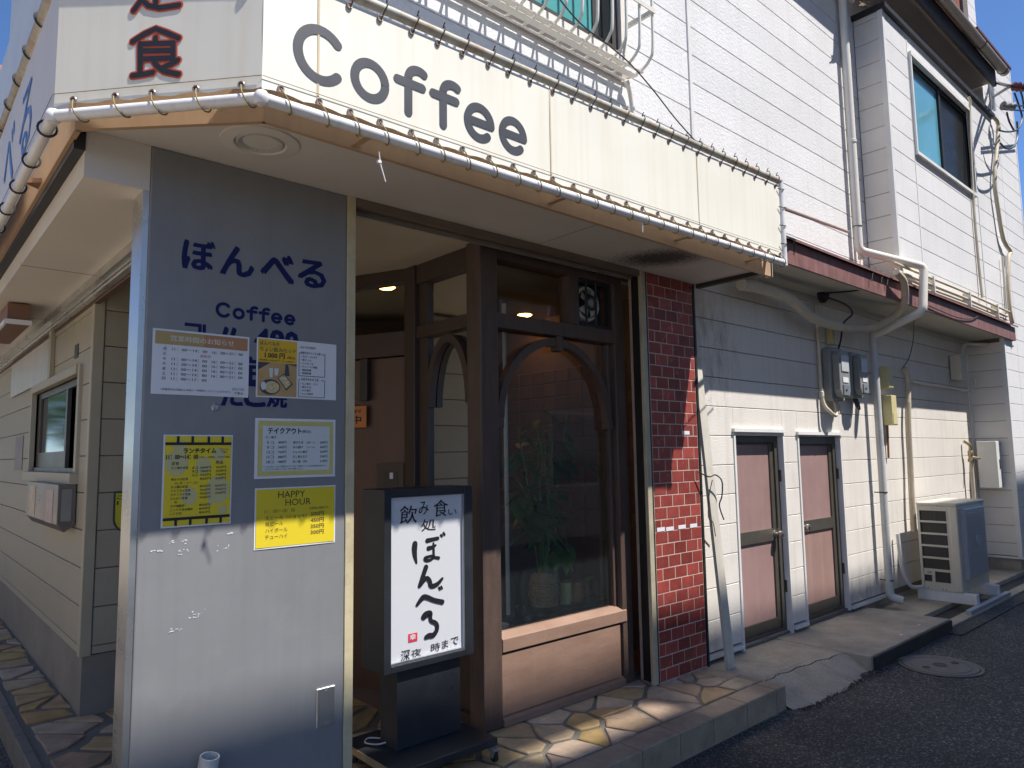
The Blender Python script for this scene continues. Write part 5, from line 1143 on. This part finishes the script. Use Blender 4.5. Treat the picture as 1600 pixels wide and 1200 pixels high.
brush([(1143,72),(1150,84)], [11,10], z6, s6); brush([(1156,66),(1163,77)], [11,10], z6, s6)
brush([(1006,180),(1040,136),(1066,132),(1110,150),(1164,162)], [16,26,24,22,24], z6, s6)
z8 = (590,940)
brush([(765,250),(800,215),(870,195),(872,265),(890,320),(955,350),(985,400),(975,480),(920,555),(850,565),(800,590)], [80,84,72,56,52,56,60,64,68,70,56], z8, s7)
obj('brush_lettering', mb, letter_black, face)
mb = MB()
for s, px0, py0, px1, py1 in (('飲',624,789,651,819),('み',654,783,669,805),('食',677,780,699,808),('い',700,795,713,805),('処',658,810,681,830),('深',626,1014,640,1034),('夜',642,1012,658,1028),('時',673,1003,687,1020),('ま',690,999,700,1014),('で',704,994,716,1009)):
    mb = MB(); a, b = PY(px0, py1, ly), PY(px1, py0, ly); write(mb, s, V_((a.x, ly-0.001, a.z)), X_, Z_, b.z-a.z, b.x-a.x, bold=0.010, shear=0.05)
    obj('letter', mb, letter_black, face)
a, b = PY(638,1004,ly), PY(652,988,ly)
sl_ = obj('seal_mark', MB().box(a.x, b.x, ly-0.001, ly, a.z, b.z), seal_red, face)
mb = MB(); write(mb, '幸', V_((a.x+0.008, ly-0.0018, a.z+0.009)), X_, Z_, (b.z-a.z)*0.66, (b.x-a.x)*0.66, bold=0.03); obj('seal_character', mb, paper_white, sl_)
obj('pedestal', MB().box(1.91, 2.29, 3.01, 3.16, 0.252, 0.622), black_wood, ss, bevel=0.003)
obj('hole_plug', MB().lathe((2.19,3.0095,0.545),(0,-1,0),[(0.008,0),(0.008,0.001),(0,0.001)],12).lathe((2.235,3.0095,0.475),(0,-1,0),[(0.009,0),(0.009,0.001),(0,0.001)],12).lathe((2.245,3.0095,0.545),(0,-1,0),[(0.009,0),(0.009,0.001),(0,0.001)],12), rubber, ss)
obj('base_board', MB().box(1.79, 2.372, 2.815, 3.32, 0.212, 0.250), black_wood, ss, bevel=0.004)
obj('worn_edge', MB().box(1.787, 1.7895, 2.82, 3.315, 0.214, 0.247), raw_edge, ss)
for cx_, cy_ in ((2.335,2.80),(2.335,3.27),(1.83,2.87),(1.83,3.27)):
    cs = obj('caster', MB().box(cx_-0.022, cx_+0.022, cy_-0.022, cy_+0.022, 0.203, 0.2115).prism([V_((cx_-0.016,cy_-0.02,0.203)),V_((cx_-0.016,cy_+0.02,0.203)),V_((cx_-0.016,cy_+0.008,0.17)),V_((cx_-0.016,cy_-0.008,0.17))], V_((0.003,0,0))).prism([V_((cx_+0.013,cy_-0.02,0.203)),V_((cx_+0.013,cy_+0.02,0.203)),V_((cx_+0.013,cy_+0.008,0.17)),V_((cx_+0.013,cy_-0.008,0.17))], V_((0.003,0,0))), zinc, ss)
    obj('wheel', MB().lathe((cx_-0.011,cy_,0.173), (1,0,0), [(0.0,0),(0.018,0),(0.024,0.003),(0.025,0.011),(0.024,0.019),(0.018,0.022),(0,0.022)], 20), rubber, cs, True)
obj('power_cord', MB().tube(smooth_path([(1.905,3.10,0.27),(1.87,3.13,0.262),(1.85,3.2,0.256),(1.89,3.24,0.256),(1.93,3.19,0.258)], 5), 0.004, 6), pvc_grey, ss, True)

# ================================================================== POSTERS ON THE PILLAR
def poster(name, label, x0, x1, z0, z1, paper, bow=0.0012):
    t = thing(name, label, 'poster', ((x0+x1)/2, PY0, z0))
    mb = MB(); n_ = 8; vs = []
    for side in (0.0, 0.0005):
        for i in range(n_+1):
            for j in range(2):
                vs.append((x0+(x1-x0)*i/n_, PY0-0.0018-bow*math.sin(math.pi*i/n_)+side, z1 if j else z0))
    fs = [(2*i, 2*i+2, 2*i+3, 2*i+1) for i in range(n_)]; o_ = 2*(n_+1); fs += [tuple(k+o_ for k in f[::-1]) for f in fs]
    obj('sheet', mb.add(vs, fs), paper, t); return t
PYL = PY0-0.0036
def rect(t, x0, x1, z0, z1, m, lift=0.0, nm='printed_area'): return obj(nm, MB().box(x0, x1, PYL-lift-0.0003, PYL-lift, z0, z1), m, t)
def lines(t, m, rows, lift=0.001, nm='printed_text'):
    mb = MB()
    for s, x, z, h, w_, *r in rows: write(mb, s, V_((x, PYL-lift, z)), X_, Z_, h, w_, bold=(r[0] if r else 0.016))
    return obj(nm, mb, m, t)
# opening hours
t = poster('hours_poster', 'white opening hours poster with tan heading band, upper one by the pillar edge', 0.767, 1.145, 1.898, 2.155, paper_white)
rect(t, 0.776, 0.96, 2.095, 2.147, mat('straw heading', (0.42,0.30,0.12), 0.6, 0.05)); rect(t, 0.96, 1.137, 2.095, 2.147, mat('copper heading', (0.42,0.21,0.10), 0.6, 0.05))
lines(t, letter_pale, [('営業時間のお知らせ', 0.832, 2.109, 0.024, 0.248, 0.02)])
rows = []
for k, d_ in enumerate('月火水木金土日'):
    z = 2.072-0.0195*k; rows.append((d_, 0.805, z, 0.011, 0.012))
    if k == 1: continue
    rows.append(('11：00～14：00' if k < 6 else '11：00～17：00', 0.838, z, 0.0105, 0.135))
    if k < 6: rows.append(('16：00～21：00', 0.992, z, 0.0105, 0.125))
rows += [('※各種祝日は日曜日と同様１７時閉店とさせていただきます。', 0.80, 1.914, 0.008, 0.27, 0.01), ('ぼんべる', 1.078, 1.926, 0.011, 0.046, 0.012), ('千里山', 1.085, 1.909, 0.011, 0.036, 0.012)]
lines(t, letter_dark, rows); lines(t, letter_red, [('定休日', 0.945, 2.053, 0.010, 0.04)], nm='closing_day')
# drink set
t = poster('drink_set_poster', 'yellow and white drink set poster with a food photograph, beside the hours poster', 1.177, 1.549, 1.903, 2.160, paper_white)
rect(t, 1.183, 1.357, 2.055, 2.154, paper_orange)
ph = rect(t, 1.183, 1.357, 1.909, 2.054, paper_wood, nm='food_photo')
mb = MB(); mb.add([(1.183,PYL-0.0006,2.054),(1.24,PYL-0.0006,2.054),(1.183,PYL-0.0006,2.02)], [(0,2,1)]); mb.add([(1.30,PYL-0.0006,2.054),(1.357,PYL-0.0006,2.054),(1.357,PYL-0.0006,2.045)], [(0,2,1)])
mb.add([(1.305,PYL-0.0006,2.05),(1.318,PYL-0.0006,2.05),(1.325,PYL-0.0006,2.0),(1.302,PYL-0.0006,2.0)], [(0,3,2,1)])
def disc(mb, x, z, rx, rz, lift, rot=0.0, n=20):
    mb.add([(x+rx*math.cos(2*math.pi*k/n)*math.cos(rot)-rz*math.sin(2*math.pi*k/n)*math.sin(rot), PYL-lift, z+rx*math.cos(2*math.pi*k/n)*math.sin(rot)+rz*math.sin(2*math.pi*k/n)*math.cos(rot)) for k in range(n)], [tuple(range(n))])
disc(mb, 1.238, 1.948, 0.046, 0.034, 0.0007); mb.add([(1.27,PYL-0.0007,1.99),(1.30,PYL-0.0007,2.01),(1.34,PYL-0.0007,1.965),(1.31,PYL-0.0007,1.935)], [(0,3,2,1)])
obj('printed_shape', mb, letter_dark, ph)
mb = MB(); disc(mb, 1.246, 1.948, 0.033, 0.026, 0.001); mb.add([(1.275,PYL-0.001,1.99),(1.30,PYL-0.001,2.005),(1.332,PYL-0.001,1.966),(1.309,PYL-0.001,1.944)], [(0,3,2,1)]); obj('printed_shape', mb, paper_food, ph)
mb = MB(); disc(mb, 1.208, 1.952, 0.012, 0.018, 0.0012); mb.add([(1.232,PYL-0.001,2.03),(1.25,PYL-0.001,2.03),(1.247,PYL-0.001,1.99),(1.236,PYL-0.001,1.99)], [(0,3,2,1)]); mb.add([(1.255,PYL-0.001,2.03),(1.275,PYL-0.001,2.03),(1.27,PYL-0.001,2.0),(1.258,PYL-0.001,2.0)], [(0,3,2,1)]); obj('printed_shape', mb, paper_pale, ph)
lines(t, letter_green, [('ぼんべるの', 1.19, 2.128, 0.018, 0.085), ('ちょい飲みセット', 1.19, 2.101, 0.021, 0.162)])
lines(t, letter_black, [('1.000 円', 1.212, 2.073, 0.024, 0.088, 0.03), ('(税込)', 1.313, 2.074, 0.013, 0.035), ('※単品価格より大変お得です。詳しくは店頭まで', 1.187, 2.060, 0.007, 0.16, 0.01),
   ('きゅうりの浅漬け', 1.372, 2.128, 0.011, 0.075), ('お好きなドリンク１杯', 1.374, 2.103, 0.012, 0.095, 0.02), ('・生ビール(小)', 1.375, 2.087, 0.010, 0.075), ('・瓶ビール', 1.375, 2.072, 0.010, 0.05), ('・ハイボール', 1.375, 2.057, 0.010, 0.06), ('・チューハイ各種', 1.375, 2.042, 0.010, 0.078), ('・焼酎各種', 1.375, 2.027, 0.010, 0.05), ('・梅酒各種', 1.375, 2.013, 0.010, 0.05),
   ('お好きなもの１品', 1.378, 1.985, 0.012, 0.082, 0.02), ('・たこ焼き　９コ', 1.375, 1.966, 0.010, 0.08), ('・焼きそば', 1.375, 1.951, 0.010, 0.05), ('・から揚げ', 1.375, 1.936, 0.010, 0.05), ('・とん平焼き', 1.375, 1.921, 0.010, 0.06)])
mb = MB()
def outline(x0, x1, z0, z1, w_): mb.box(x0, x1, PYL-0.0013, PYL-0.001, z0, z0+w_).box(x0, x0+w_, PYL-0.0013, PYL-0.001, z0+w_, z1).box(x1-w_, x1, PYL-0.0013, PYL-0.001, z0+w_, z1).box(x0+w_, x0+0.008, PYL-0.0013, PYL-0.001, z1-w_, z1).box(x1-0.02, x1-w_, PYL-0.0013, PYL-0.001, z1-w_, z1)
outline(1.366, 1.492, 2.004, 2.108, 0.0022); outline(1.366, 1.492, 1.911, 1.99, 0.0022); obj('printed_box', mb, letter_dark, t)
# takeout
t = poster('takeout_poster', 'pale takeout price poster with straw coloured border, middle of the pillar', 1.177, 1.548, 1.558, 1.814, paper_white)
rect(t, 1.190, 1.536, 1.569, 1.803, paper_cork); rect(t, 1.210, 1.518, 1.589, 1.782, paper_pale, 0.0006)
rows = [('テイクアウト', 1.232, 1.748, 0.025, 0.15, 0.035), ('(税込)', 1.385, 1.75, 0.016, 0.042), ('たこ焼き', 1.222, 1.727, 0.012, 0.047, 0.02)]
for k, (a_, b_, c_, d_, e_) in enumerate((('６コ','400円','焼きそば','(並～)','600円'),('９コ','560円','から揚げ','(５ケ入)','600円'),('12コ','720円','とんぺい焼き','','550円'),('15コ','880円','だし巻き玉子','','550円'),('18コ','1080円','白ご飯（中）','','210円'))):
    z = 1.705-0.0208*k; rows += [(a_, 1.228, z, 0.012, 0.03, 0.02), (b_, 1.278, z, 0.012, 0.036, 0.02), (c_, 1.345, z, 0.012, 0.047 if k < 2 else 0.066, 0.02), (e_, 1.472, z, 0.012, 0.035, 0.02)]
    if d_: rows.append((d_, 1.408, z, 0.010, 0.038))
rows += [('※ご注文頂いてから調理させていただく場合についてはお時間を頂きます。', 1.215, 1.604, 0.0075, 0.29, 0.008), ('あらかじめご予約については、予めご連絡ください。', 1.222, 1.593, 0.0075, 0.17, 0.008)]
lines(t, letter_black, rows, 0.0016)
# lunch
t = poster('lunch_poster', 'tall yellow lunch time menu poster with black film strip borders', 0.819, 1.085, 1.382, 1.741, paper_white)
rect(t, 0.825, 1.079, 1.388, 1.735, paper_yellow)
mb = MB()
for (x, z, r) in ((0.845,1.63,.05),(0.97,1.62,.035),(1.06,1.52,.055),(0.92,1.50,.035),(1.05,1.44,.02),(1.0,1.47,.012),(1.03,1.66,.03),(0.88,1.69,.03)): disc(mb, min(max(x,0.825+r*0.9),1.079-r*0.9), z, r*0.85, r, 0.0005+0.00005*len(mb.v)/20)
obj('printed_dot', mb, paper_spot, t)
for z_a, z_b, z_c, z_d in ((1.700, 1.711, 1.711, 1.735), (1.409, 1.420, 1.388, 1.409)):
    mb = MB().box(0.825, 1.079, PYL-0.0017, PYL-0.0014, z_a, z_b)
    for x in (0.872, 0.926, 0.988, 1.043): mb.box(x-0.005, x+0.005, PYL-0.0017, PYL-0.0014, z_c, z_d)
    obj('film_border', mb, letter_black, t)
rows = [('ランチタイム', 0.893, 1.668, 0.020, 0.125, 0.035), ('ぼんべる', 1.033, 1.679, 0.008, 0.034, 0.006), ('千里山', 1.038, 1.668, 0.008, 0.024, 0.006), ('11：00～14：00', 0.830, 1.645, 0.017, 0.118, 0.025), ('ごはん　お味噌汁　おかわり自由', 0.953, 1.648, 0.008, 0.118, 0.008), ('定食', 0.850, 1.622, 0.013, 0.028, 0.02), ('単品', 1.018, 1.624, 0.013, 0.028, 0.02)]
menu = [('たこ焼き定食','6コ','680円','420円'),('','9コ','780円','560円'),('','12コ','940円','740円'),('焼きそば定食','','820円','620円'),('　（しお・ソース）','','',''),('から揚げ定食','','820円','620円'),('アジフライ定食','','950円','750円'),('カキフライ定食','','950円','750円'),('とんかつ定食','','950円',''),('　丼','','',''),('ネギ塩豚丼','','850円',''),('こってり甘辛豚丼','','850円',''),('しらす丼','','850円','')]
for k, (a_, b_, c_, d_) in enumerate(menu):
    z = 1.606-0.0147*k
    if a_: rows.append((a_.strip('　'), 0.850 + (0.014 if a_[0] == '　' else 0), z, 0.0105, 0.0105*len(a_.strip('　'))))
    if b_: rows.append((b_, 0.928, z, 0.0095, 0.02))
    if c_: rows.append((c_, 0.958, z, 0.0095, 0.041, 0.02))
    if d_: rows.append((d_, 1.018, z, 0.0095, 0.041, 0.02))
lines(t, letter_black, rows, 0.0022)
# happy hour
t = poster('happy_hour_poster', 'bright yellow happy hour poster, lowest on the pillar', 1.182, 1.551, 1.264, 1.519, paper_white)
rect(t, 1.188, 1.545, 1.271, 1.513, paper_yellow)
lines(t, letter_black, [('HAPPY', 1.282, 1.474, 0.028, 0.122, 0.0), ('HOUR', 1.315, 1.440, 0.028, 0.116, 0.0)], nm='heading')
lines(t, letter_brown, [('11：00～18：00', 1.224, 1.412, 0.015, 0.135, 0.0), ('お得税込価格です。', 1.425, 1.417, 0.011, 0.095, 0.01), ('生ビール（ジョッキ）', 1.228, 1.384, 0.018, 0.185, 0.01), ('瓶ビール', 1.228, 1.358, 0.018, 0.078, 0.01), ('ハイボール', 1.228, 1.331, 0.018, 0.098, 0.01), ('チューハイ', 1.228, 1.304, 0.018, 0.098, 0.01),
   ('500円', 1.432, 1.388, 0.019, 0.062, 0.025), ('450円', 1.432, 1.361, 0.019, 0.062, 0.025), ('350円', 1.432, 1.334, 0.019, 0.062, 0.025), ('300円', 1.432, 1.308, 0.019, 0.062, 0.025)])

# stub of pipe strapped to the foot of the pillar
st = thing('pipe_stub', 'open grey plastic pipe stub strapped to the pillar foot', 'pipe', (1.02, 2.91, 0.2))
p = V_((1.0,2.885,0.52)); d = V_((0.10,-0.16,0.98)).normalized(); pb_ = p-d*0.45
obj('tube', MB().lathe(pb_, d, [(0.037,0),(0.037,0.449),(0.036,0.452),(0.030,0.452),(0.029,0.446),(0.029,0.30),(0,0.30)], 24), pvc_grey, st, True)
obj('strap', MB().lathe(p-d*0.075, d, [(0.038,0),(0.043,0.002),(0.043,0.016),(0.038,0.018)], 24), zinc, st, True)
obj('strap_bolt', MB().tube([p-d*0.065+V_((0.04,-0.012,0)), p-d*0.065+V_((0.062,-0.02,0))], 0.007, 8), zinc, st)

# plate on the entrance door
op = thing('open_plate', 'orange hanging plate reading 営業中 on the entrance door', 'sign', tuple(DA+du*0.45+Z_*1.9))
obj('board', MB().obox(DA, du, Z_, dn, 0.375, 0.70, 1.842, 1.985, 0.03, 0.038), orange_plate, op)
mb = MB(); o_ = DA+dn*0.0392; U_ = -du
write(mb, 'いらっしゃいませ', o_+du*0.665+Z_*1.94, U_, Z_, 0.022, 0.25, bold=0.03); write(mb, '営業中', o_+du*0.665+Z_*1.868, U_, Z_, 0.052, 0.25, bold=0.035)
obj('lettering', mb, letter_black, op)
obj('hanging_cord', MB().tube([DA+du*0.40+dn*0.035+Z_*1.985, DA+du*0.53+dn*0.03+Z_*2.06, DA+du*0.67+dn*0.035+Z_*1.985], 0.002, 5), rope_y, op)

# things on the kitchen wall
mbx = thing('leaflet_box', 'dark boxed notice board with two faded leaflets under the kitchen window', 'box', (CX, 6.0, 1.2))
obj('case', MB().prism([V_((CX-0.005,5.26,1.50)),V_((CX-0.105,5.26,1.50)),V_((CX-0.105,5.26,1.25)),V_((CX-0.065,5.26,1.20)),V_((CX-0.005,5.26,1.24))], V_((0,1.24,0))), mat('brown grey acrylic', (0.16,0.135,0.12), 0.3, 0.15, 4), mbx, bevel=0.004)
obj('leaflet', MB().box(CX-0.107, CX-0.1055, 5.42, 5.66, 1.25, 1.46), mat('faded red leaflet', (0.52,0.42,0.38), 0.6, 0.2, 12, dirt=(0.35,0.12,0.10)), mbx)
obj('leaflet', MB().box(CX-0.107, CX-0.1055, 6.12, 6.36, 1.26, 1.475), mat('faded cream leaflet', (0.56,0.48,0.36), 0.6, 0.3, 14, dirt=(0.3,0.28,0.22)), mbx)
obj('side_plate', MB().box(CX-0.085, CX-0.03, 5.255, 5.2595, 1.27, 1.47), meter_grey, mbx)
tag(obj('wall_leaflet', MB().box(CX-0.0045, CX-0.0025, 7.66, 8.12, 1.575, 1.885), mat('blue brown leaflet', (0.20,0.16,0.16), 0.5, 0.5, 12, dirt=(0.32,0.18,0.07))), 'small blue and brown leaflet pasted on the cream wall left of the window', 'leaflet')
sk = thing('shield_sticker', 'yellow shield shaped 110 sticker half hidden behind the pillar', 'sticker', (1.2, CYY, 1.2))
def shield(mb, x0, x1, z0, z1, y):
    n_ = 12; c_ = (x0+x1)/2; pts = [(x0,y,z1),(x1,y,z1)] + [(c_+(x1-x0)/2*math.cos(-math.pi*k/n_), y, z0+(x1-x0)*0.42+(x1-x0)*0.42*math.sin(-math.pi*k/n_)) for k in range(n_+1)]
    mb.add(pts, [tuple(range(len(pts)))[::-1]])
mb = MB(); shield(mb, 1.098, 1.318, 1.19, 1.455, CYY-0.0035); obj('border', mb, letter_dark, sk)
mb = MB(); shield(mb, 1.110, 1.306, 1.202, 1.443, CYY-0.0042); obj('field', mb, sticker_yel, sk)
mb = MB(); write(mb, 'こども', V_((1.118, CYY-0.005, 1.405)), X_, Z_, 0.026, 0.16, bold=0.03); write(mb, '110番', V_((1.118, CYY-0.005, 1.370)), X_, Z_, 0.028, 0.16, bold=0.04); obj('lettering', mb, letter_black, sk)
hs_ = thing('hanging_signboard', 'brown signboard with pale edge hung under the side canopy', 'sign', (0.6, 5.8, 2.55))
obj('board', MB().box(0.575, 0.70, 5.62, 6.6, 2.55, 2.69), mat('brown hanging board', (0.20,0.10,0.06), 0.6, 0.15, 5), hs_)
obj('pale_edge', MB().box(0.560, 0.574, 5.60, 6.6, 2.55, 2.58).box(0.560, 0.71, 5.595, 5.619, 2.55, 2.58), trim_white, hs_)

# ================================================================== INSIDE THE WINDOW
def lamp(x, y, lb):
    t = thing('downlight', lb, 'lamp', (x, y, 2.855), 'warm downlights in the shop')
    obj('rim', MB().lathe((x,y,2.864), (0,0,-1), [(0.085,0),(0.083,0.006),(0.065,0.006),(0.063,0.0)], 24), chrome, t, True)
    obj('bulb', MB().lathe((x,y,2.862), (0,0,-1), [(0.062,0),(0.05,0.012),(0.0,0.02)], 20), lamp_glow, t, True)
pl_ = PZ(604, 449, 2.86); lamp(pl_.x, pl_.y, 'glowing warm downlight above the entrance door'); pl_ = PZ(820, 492, 2.86); lamp(pl_.x, pl_.y, 'glowing warm downlight behind the window transom')
def leaf(mb, p, d, L, wd, droop):
    d = V_(d).normalized(); s_ = d.cross(Z_).normalized()*wd; prev = None
    pts = [(0,.15),(.25,.8),(.55,1),(.8,.6),(1,.02)]; rows_ = []
    for t, k in pts:
        c_ = p + d*L*t - Z_*droop*L*t*t; rows_.append((c_-s_*k, c_+Z_*-0.15*wd*k, c_+s_*k))
    for a, b in zip(rows_, rows_[1:]): mb.add([*a, *b], [(0,1,4,3),(1,2,5,4)])
# palm in a wicker pot
pm = thing('potted_palm', 'tall leafy house plant in a woven wicker pot just inside the shop window', 'plant', (3.33, 3.46, 0.66))
pot = V_((3.33,3.46,0.655))
wk = obj('pot', MB().lathe(pot, (0,0,1), [(0,0),(0.085,0),(0.095,0.05),(0.098,0.13),(0.085,0.19),(0.06,0.215),(0.055,0.20),(0,0.20)], 28), wicker, pm, True)
wb = MB()
for k in range(12): wb.tube([pot+V_(((0.0985-0.00002*k)*math.cos(a),0.0985*math.sin(a),0.015+0.0135*k))*1.0 if False else pot+V_(((0.092+0.008*math.sin(k/12*3.1))*math.cos(a),(0.092+0.008*math.sin(k/12*3.1))*math.sin(a),0.012+0.0135*k)) for a in [2*math.pi*j/20 for j in range(20)]], 0.0045, 5, True)
obj('weave', wb, wicker, wk)
lm_, sm_ = MB(), MB(); rr = random.Random(21)
for k in range(15):
    a = rr.uniform(0, 6.28); h = rr.uniform(0.45,1.15); out = rr.uniform(.05,.26); b = pot+V_((rr.uniform(-.03,.03),rr.uniform(-.03,.03),0.2)); tp = b+V_((out*math.cos(a)*1.3,out*math.sin(a)*0.5+0.04,h))
    sm_.tube(smooth_path([b, (b+tp)/2+V_((rr.uniform(-.05,.05),0,0.08)), tp], 4), 0.0055, 5)
    for j in range(9): leaf(lm_, b.lerp(tp, 0.45+0.07*j), (math.cos(a+j*2.2),math.sin(a+j*2.2)*0.6,rr.uniform(-.2,.5)), rr.uniform(.12,.24), rr.uniform(.014,.026), rr.uniform(.2,.8))
for k in range(26):
    a = rr.uniform(0,6.28); leaf(lm_, pot+V_((rr.uniform(-.25,.25),rr.uniform(-.05,.15),rr.uniform(.35,1.2))), (math.cos(a),math.sin(a)*0.5,rr.uniform(-.3,.4)), rr.uniform(.15,.28), rr.uniform(.05,.085), rr.uniform(.3,.9))
obj('stem', sm_, stem_m, pm, True); obj('leaves', lm_, leaf_m, pm)
br = thing('trailing_plant', 'bright green leafed plant at the window corner by the jamb', 'plant', (3.62, 3.36, 0.66))
lm_ = MB(); leaf(lm_, V_((3.60,3.34,0.79)), (0.7,-0.1,0.35), 0.09, 0.03, 0.2); obj('bright_leaf', lm_, leaf_bright, br)
lm_, sm_ = MB(), MB(); rr = random.Random(8)
for k in range(13):
    b = V_((3.56,3.42,0.85)); tp = b+V_((rr.uniform(-.2,.1),rr.uniform(0,.2),rr.uniform(.1,.55))); sm_.tube(smooth_path([b,(b+tp)/2+Z_*0.05,tp],3),0.004,5)
    leaf(lm_, tp, (rr.uniform(-1,.6),rr.uniform(-.5,.5),rr.uniform(-.6,.3)), rr.uniform(.14,.24), rr.uniform(.05,.08), 0.5)
obj('leaves', lm_, leaf_m, br); obj('stem', sm_, stem_m, br)
obj('pot', MB().lathe((3.58,3.42,0.655), (0,0,1), [(0,0),(0.06,0),(0.078,0.13),(0.07,0.13),(0,0.12)], 20), mat('terracotta', (0.33,0.15,0.07), 0.7, 0.1), br, True)
yp = tag(obj('glass_jar', MB().lathe((3.47,3.40,0.655), (0,0,1), [(0,0),(0.04,0),(0.045,0.12),(0.045,0.14),(0.0,0.14)], 20), mat('yellowish jar', (0.42,0.44,0.22), 0.2, 0.1), None, True), 'squat yellowish jar on the window shelf between the plants', 'jar')
sh = thing('window_shelf', 'dark plank shelf across the shop window holding the plants', 'shelf', (3.2, 3.45, 0.6))
obj('plank', MB().box(2.85, 3.78, 3.30, 3.58, 0.60, 0.655), black_wood, sh); obj('leg', MB().box(2.88, 2.94, 3.34, 3.54, 0.15, 0.60), black_wood, sh); obj('leg', MB().box(3.68, 3.74, 3.34, 3.54, 0.15, 0.60), black_wood, sh)
wp = thing('white_pot', 'white banded flowerpot low in the corner of the shop window', 'pot', (2.79, 3.27, 0.45))
obj('pot', MB().lathe((2.775,3.285,0.50), (0,0,1), [(0,0),(0.055,0),(0.07,0.13),(0.073,0.135),(0.073,0.15),(0.066,0.152),(0.062,0.13),(0,0.125)], 28), sign_white, wp, True)
obj('stand', MB().lathe((2.775,3.285,0.15), (0,0,1), [(0.05,0),(0.05,0.35),(0,0.35)], 16), black_wood, wp)
obj('band', MB().lathe((2.775,3.285,0.56), (0,0,1), [(0.0645,0),(0.0665,0.003),(0.0675,0.012),(0.067,0.016)], 28), pvc_grey, wp, True)

# ================================================================== ACROSS THE STREETS (seen in panes, and shading the lane)
ap = thing('apartment_block', 'tall beige apartment block across the lane behind the viewer', 'building', (6, -6, 0))
AY, AH = -3.6, 13.75
obj('wall', MB().box(3.0, 28, -9, AY-0.1, 0, 12.2), far_beige, ap)
pp = MB(); opening = (5.66, 6.76, 12.60, 13.12)  # slot added to let sun through onto a strip of the step
for (a, b, c, d) in cut(3.0, 28, 0.0, AH, [opening]): pp.box(a, b, AY-0.099, AY, c, d)
obj('parapet', pp, far_beige, ap)
for k in range(8): obj('sun_slot_slat', MB().box(opening[0], opening[1], AY-0.052, AY-0.048, opening[2]+0.02+0.065*k, opening[2]+0.040+0.065*k), zinc, ap)  # slats added to thin the sun passing the slot
for fl in range(4):
    for k in range(8):
        xx = 4.2+2.8*k; zz = 1.0+3.2*fl; w1 = obj('window', MB().box(xx, xx+1.6, AY, AY+0.03, zz, zz+1.5), trim_white, ap); obj('pane', MB().box(xx+0.06, xx+1.54, AY+0.03, AY+0.035, zz+0.06, zz+1.44), far_glass, w1)
fb = thing('corner_building', 'distant white building with orange parapet beyond the side canopy', 'building', (2, 31, 0))
obj('wall', MB().box(-0.8, 6, 30, 38, 0, 15.0), far_white, fb); obj('parapet', MB().box(-0.9, 6.1, 29.9, 38.1, 15.0, 15.75), far_orange, fb)
obj('pipe', MB().box(2.62, 2.86, 29.8, 29.9, 12, 15.4), zinc, fb)
for k in range(3):
    for fl in range(4): w1 = obj('window', MB().box(0+1.9*k, 1.1+1.9*k, 29.96, 30, 2+3*fl, 3.5+3*fl), far_glass, fb)
sb_ = thing('side_street_house', 'low white house across the side street reflected in the kitchen window', 'building', (-5, 20, 0))
obj('wall', MB().box(-12, -6.4, -4, 24, 0, 6.2), mat('warm stucco', (0.50,0.43,0.34), 0.8, 0.08, 0.7), sb_); obj('roof', MB().box(-12.3, -6.1, -4.3, 24.3, 6.2, 6.4), siding_gap, sb_)  # unseen wall drawn long and warm to bounce sunlight
obj('awning', MB().box(-6.4, -5.4, 15, 22, 2.6, 2.8), far_white, sb_)
for k in range(3): obj('window', MB().box(-6.4, -6.35, 15+3*k, 16.8+3*k, 0.9, 2.4), far_glass, sb_)
def tree(loc, h, lb, seed):
    t = thing('street_tree', lb, 'tree', loc); rr = random.Random(seed); o_ = V_(loc)
    tk = MB().tube([o_, o_+Z_*h*0.3+X_*0.05, o_+Z_*h*0.6], [0.14,0.11,0.06], 8)
    for k in range(7):
        a = rr.uniform(0,6.28); b = o_+Z_*h*rr.uniform(.3,.55); tk.tube([b, b+V_((math.cos(a)*.7,math.sin(a)*.7,0.7)), b+V_((math.cos(a)*1.2,math.sin(a)*1.2,1.5))], [0.05,0.035,0.015], 6)
    obj('trunk', tk, bark, t); lv = MB()
    for k in range(2600):
        c_ = o_+Z_*h*0.68; v = V_((rr.gauss(0,1),rr.gauss(0,1),rr.gauss(0,1))).normalized()*rr.random()**0.4; p_ = c_+V_((v.x*1.6,v.y*1.6,v.z*h*0.30)); e = V_((rr.gauss(0,1),rr.gauss(0,1),rr.gauss(0,.5))).normalized()*0.10; s_ = e.orthogonal().normalized()*0.05
        lv.add([p_-e, p_+s_, p_+e, p_-s_], [(0,1,2,3)])
    obj('crown', lv, tree_leaf, t)
tree((-1.6,20,0), 5.2, 'light green street tree mirrored in the kitchen window', 5)
